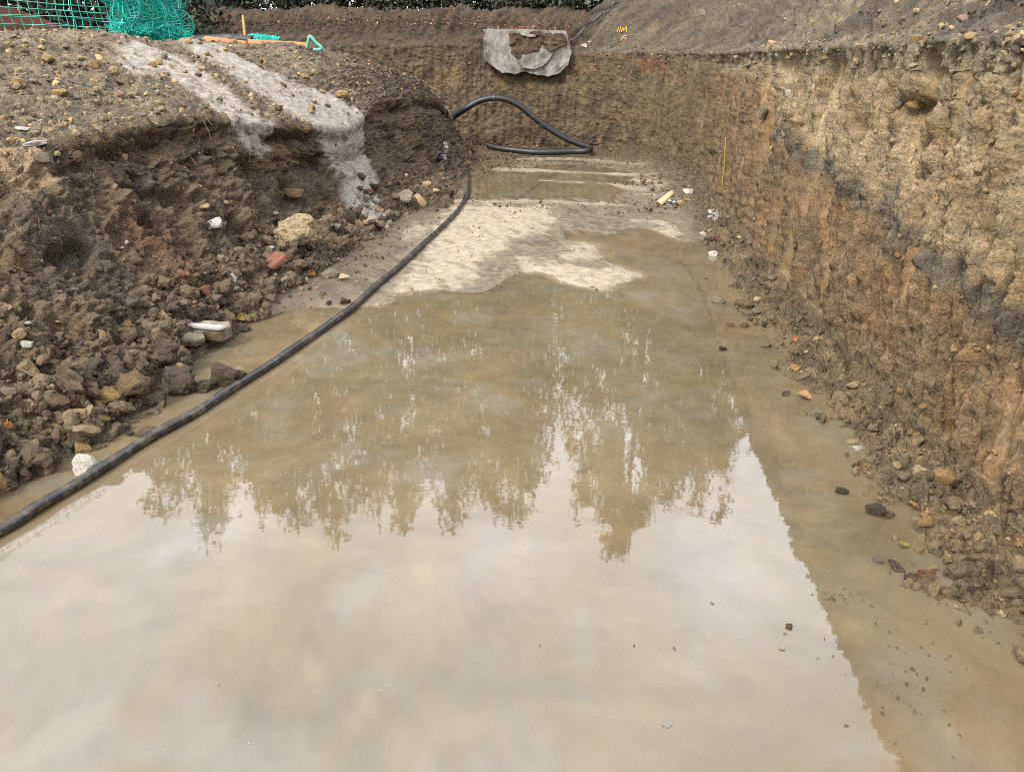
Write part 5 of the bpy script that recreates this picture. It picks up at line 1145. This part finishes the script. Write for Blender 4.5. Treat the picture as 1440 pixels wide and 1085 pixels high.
LF = [(340, 446, 18, 'yellow_leaf', 'bright yellow leaf at the left floor edge'), (8, 598, 22, 'orange_leaf', 'orange leaf at the left edge of the picture'), (1302, 812, 36, 'rust_leaf', 'rust-brown leaf at the right waterline'),
      (176, 514, 16, 'orange_leaf', 'orange leaf in the rubble above the left waterline'), (436, 386, 22, 'orange_leaf', 'tan-orange leaf below the large boulder'), (484, 393, 18, 'cream_leaf', 'cream leaf right of the grey rounded stone'),
      (415, 400, 16, 'pink_leaf', 'pinkish leaf at the floor edge left of the tan-orange leaf'), (82, 412, 12, 'pink_leaf', 'pinkish leaf low on the left face'), (8, 433, 18, 'pink_leaf', 'pink-tan leaf on the left face at the picture edge'),
      (1116, 520, 22, 'tan_leaf', 'tan leaf at the right waterline, upper of two'), (1130, 560, 24, 'tan_leaf', 'tan leaf at the right waterline, lower of two'), (1286, 714, 20, 'tan_leaf', 'tan leaf beside the ochre stone on the right debris'),
      (1270, 768, 18, 'yellow_leaf', 'muddy yellow leaf on the right debris'), (1214, 660, 22, 'rust_leaf', 'reddish leaf floating at the right waterline'), (1368, 710, 20, 'pink_leaf', 'pinkish leaf near the foot of the right wall'),
      (1394, 725, 18, 'cream_leaf', 'cream leaf at the foot of the right wall near the picture edge'), (1432, 762, 22, 'tan_leaf', 'tan leaf at the right edge of the picture'), (1260, 800, 26, 'brown_leaf', 'dark curled leaf in the water left of the rust-brown leaf'),
      (1280, 814, 24, 'brown_leaf', 'dark wet leaf touching the rust-brown leaf'), (275, 430, 12, 'orange_leaf', 'small orange leaf on the rubble left of the yellow leaf'), (532, 297, 14, 'orange_leaf', 'orange leaf at the foot of the slurry run'),
      (104, 566, 14, 'maroon_leaf', 'dark red leaf in the rubble above the waterline'), (1246, 725, 26, 'brown_leaf', 'dark leaf on the wet clod at the right waterline'), (1310, 722, 26, 'tan_leaf', 'long tan leaf right of the ochre stone among leaves'),
      (1340, 706, 18, 'brown_leaf', 'dark leaf between the two pale leaves near the wall foot'), (1120, 480, 16, 'orange_leaf', 'orange leaf on the right debris strip below the wall'), (1010, 340, 16, 'rust_leaf', 'rusty leaf beside the white stone on the far right debris'),
      (966, 282, 12, 'yellow_leaf', 'yellow leaf in the far right corner heap'), (1105, 555, 16, 'brown_leaf', 'dark sunken leaf left of the lower tan leaf'), (300, 440, 10, 'rust_leaf', 'rusty leaf left of the bright yellow leaf'),
      (185, 505, 10, 'rust_leaf', 'small rusty leaf just above the orange leaf in the rubble'), (1300, 570, 14, 'tan_leaf', 'tan leaf caught low on the right wall foot')]
for i, (px, py, w, mt, lb) in enumerate(LF):
    l, nn = hit(px, py); k = depth(l) / FPX; me = mesh_with(lv[i % 5], mt); o = bpy.data.objects.new('fallen_leaf', me); COL.objects.link(o)
    s = w * k * .95; o.scale = (s, s, s); up = (nn + Vector((0, -.5, .8))).normalized(); o.rotation_mode = 'QUATERNION'; o.rotation_quaternion = up.to_track_quat('Z', 'Y') @ Quaternion((0, 0, 1), random.uniform(-.7, .7))
    o.location = l + nn * (.008 + .03 * s); tag(o, lb, 'leaf', 'fallen leaves')
def litter(name, P_, size, cols, seed):
    V, F = quads(P_, np.random.default_rng(seed).uniform(*size, len(P_)), seed, .7); c = np.repeat(np.asarray(cols)[np.random.default_rng(seed).integers(len(cols), size=len(P_))], 4, axis=0)
    me = np_mesh(name, V, F, c, False); return tag(link_mesh(name, me, M['foliage']), kind='stuff')
oc = [A(150, 78, 42, k=.4), A(170, 105, 60, k=.4), A(110, 62, 40, k=.4), A(190, 145, 100, k=.4), A(88, 60, 42, k=.4)]
bi = allW[(row > cs[5] + 6) & (row < cs[9]) & (yw > 14.5) & (WP[:, 0] > -8) & (WP[:, 0] < .9) & (WP[:, 2] > 2.2)]
litter('leaf_litter', WP[rs_.choice(bi, 380)] + np.array([0, -.01, .02]), (.012, .03), oc, 61)
bi = allW[(yw > 13) & (row > cs[4] + 40) & (row < cs[6] + 6) & (WP[:, 0] > -2.0) & (WP[:, 0] < 1.9)]
p1_ = WP[rs_.choice(bi, 500)] + np.array([0, -.03, .02])
c_ = gy(745, 39, 15.4); p2_ = np.stack([rs_.normal(size=260) * .35 + c_.x, 15.5 + rs_.random(260) * .4, np.full(260, c_.z) + rs_.normal(size=260) * .02], 1)
c_ = gy(735, 60, 15.4); p4_ = np.stack([rs_.normal(size=160) * .25 + c_.x + .2, 15.42 + rs_.random(160) * .1, np.full(160, c_.z) + rs_.normal(size=160) * .12], 1)
bf = allW[(yw > 14) & (row > 8) & (row < cs[3] + 14) & (WP[:, 0] > -2.0) & (WP[:, 0] < -.4)]; p3_ = WP[rs_.choice(bf, 160)] + np.array([0, -.03, .02])
litter('wall_litter', np.concatenate([p1_[:220], p2_, p3_, p4_]), (.012, .032), oc, 62)
def flecks(name, pts2, s0, s1, mat, seed, z=.003):
    r = np.random.default_rng(seed); V = []; F = []
    for x, y in pts2:
        b0 = len(V); s = r.uniform(s0, s1); a0_ = r.random() * 6.28; el_ = r.uniform(.2, .7)
        V.append((x, y, z + s * .12)); 
        for k in range(7): a = k / 7 * 6.283; rr_ = s * r.uniform(.6, 1.2); u_ = rr_ * math.cos(a); v_ = rr_ * math.sin(a) * el_; V.append((x + u_ * math.cos(a0_) - v_ * math.sin(a0_), y + u_ * math.sin(a0_) + v_ * math.cos(a0_), z))
        for k in range(7): F.append((b0, b0 + 1 + k, b0 + 1 + (k + 1) % 7))
    me = bpy.data.meshes.new(name); me.from_pydata(V, [], F); me.update(); return tag(link_mesh(name, me, mat), kind='stuff')
fl = [gz(rs_.uniform(300, 1240), rs_.uniform(430, 1080)) for _ in range(35)] + [gz(940 + 150 * t + rs_.normal() * 3, 508 + 12 * t + rs_.normal() * 1.5) for t in rs_.random(90)] + [gz(rs_.normal(620, 120), rs_.normal(600, 80)) for _ in range(60)] \
   + [gz(rs_.normal(530, 160), 0) if False else gz(350 + 300 * t + rs_.normal() * 4 , 531 - 210 * t + 8 + rs_.normal() * 2) for t in rs_.random(30)]
M['foam'] = simple_material('foam', A(215, 205, 185, k=.5), .6, .2, 40)
flecks('foam_specks', fl, .001, .0036, M['foam'], 71)
fd = [gz(rs_.normal(1300, 75), rs_.normal(925, 50)) for _ in range(70)] + [gz(rs_.uniform(250, 1240), rs_.uniform(430, 1000)) for _ in range(22)] + [gz(1180 + rs_.normal() * 18, 838 + rs_.normal() * 5) for _ in range(25)]
flecks('silt_flecks', fd, .002, .009, M['clod'], 72)
ms_ = {o.data for o in scene.objects if o.type == 'MESH'}
print('done', round(time.time() - T0, 1), 'tris', sum(len(m_.loops) - 2 * len(m_.polygons) for m_ in ms_))
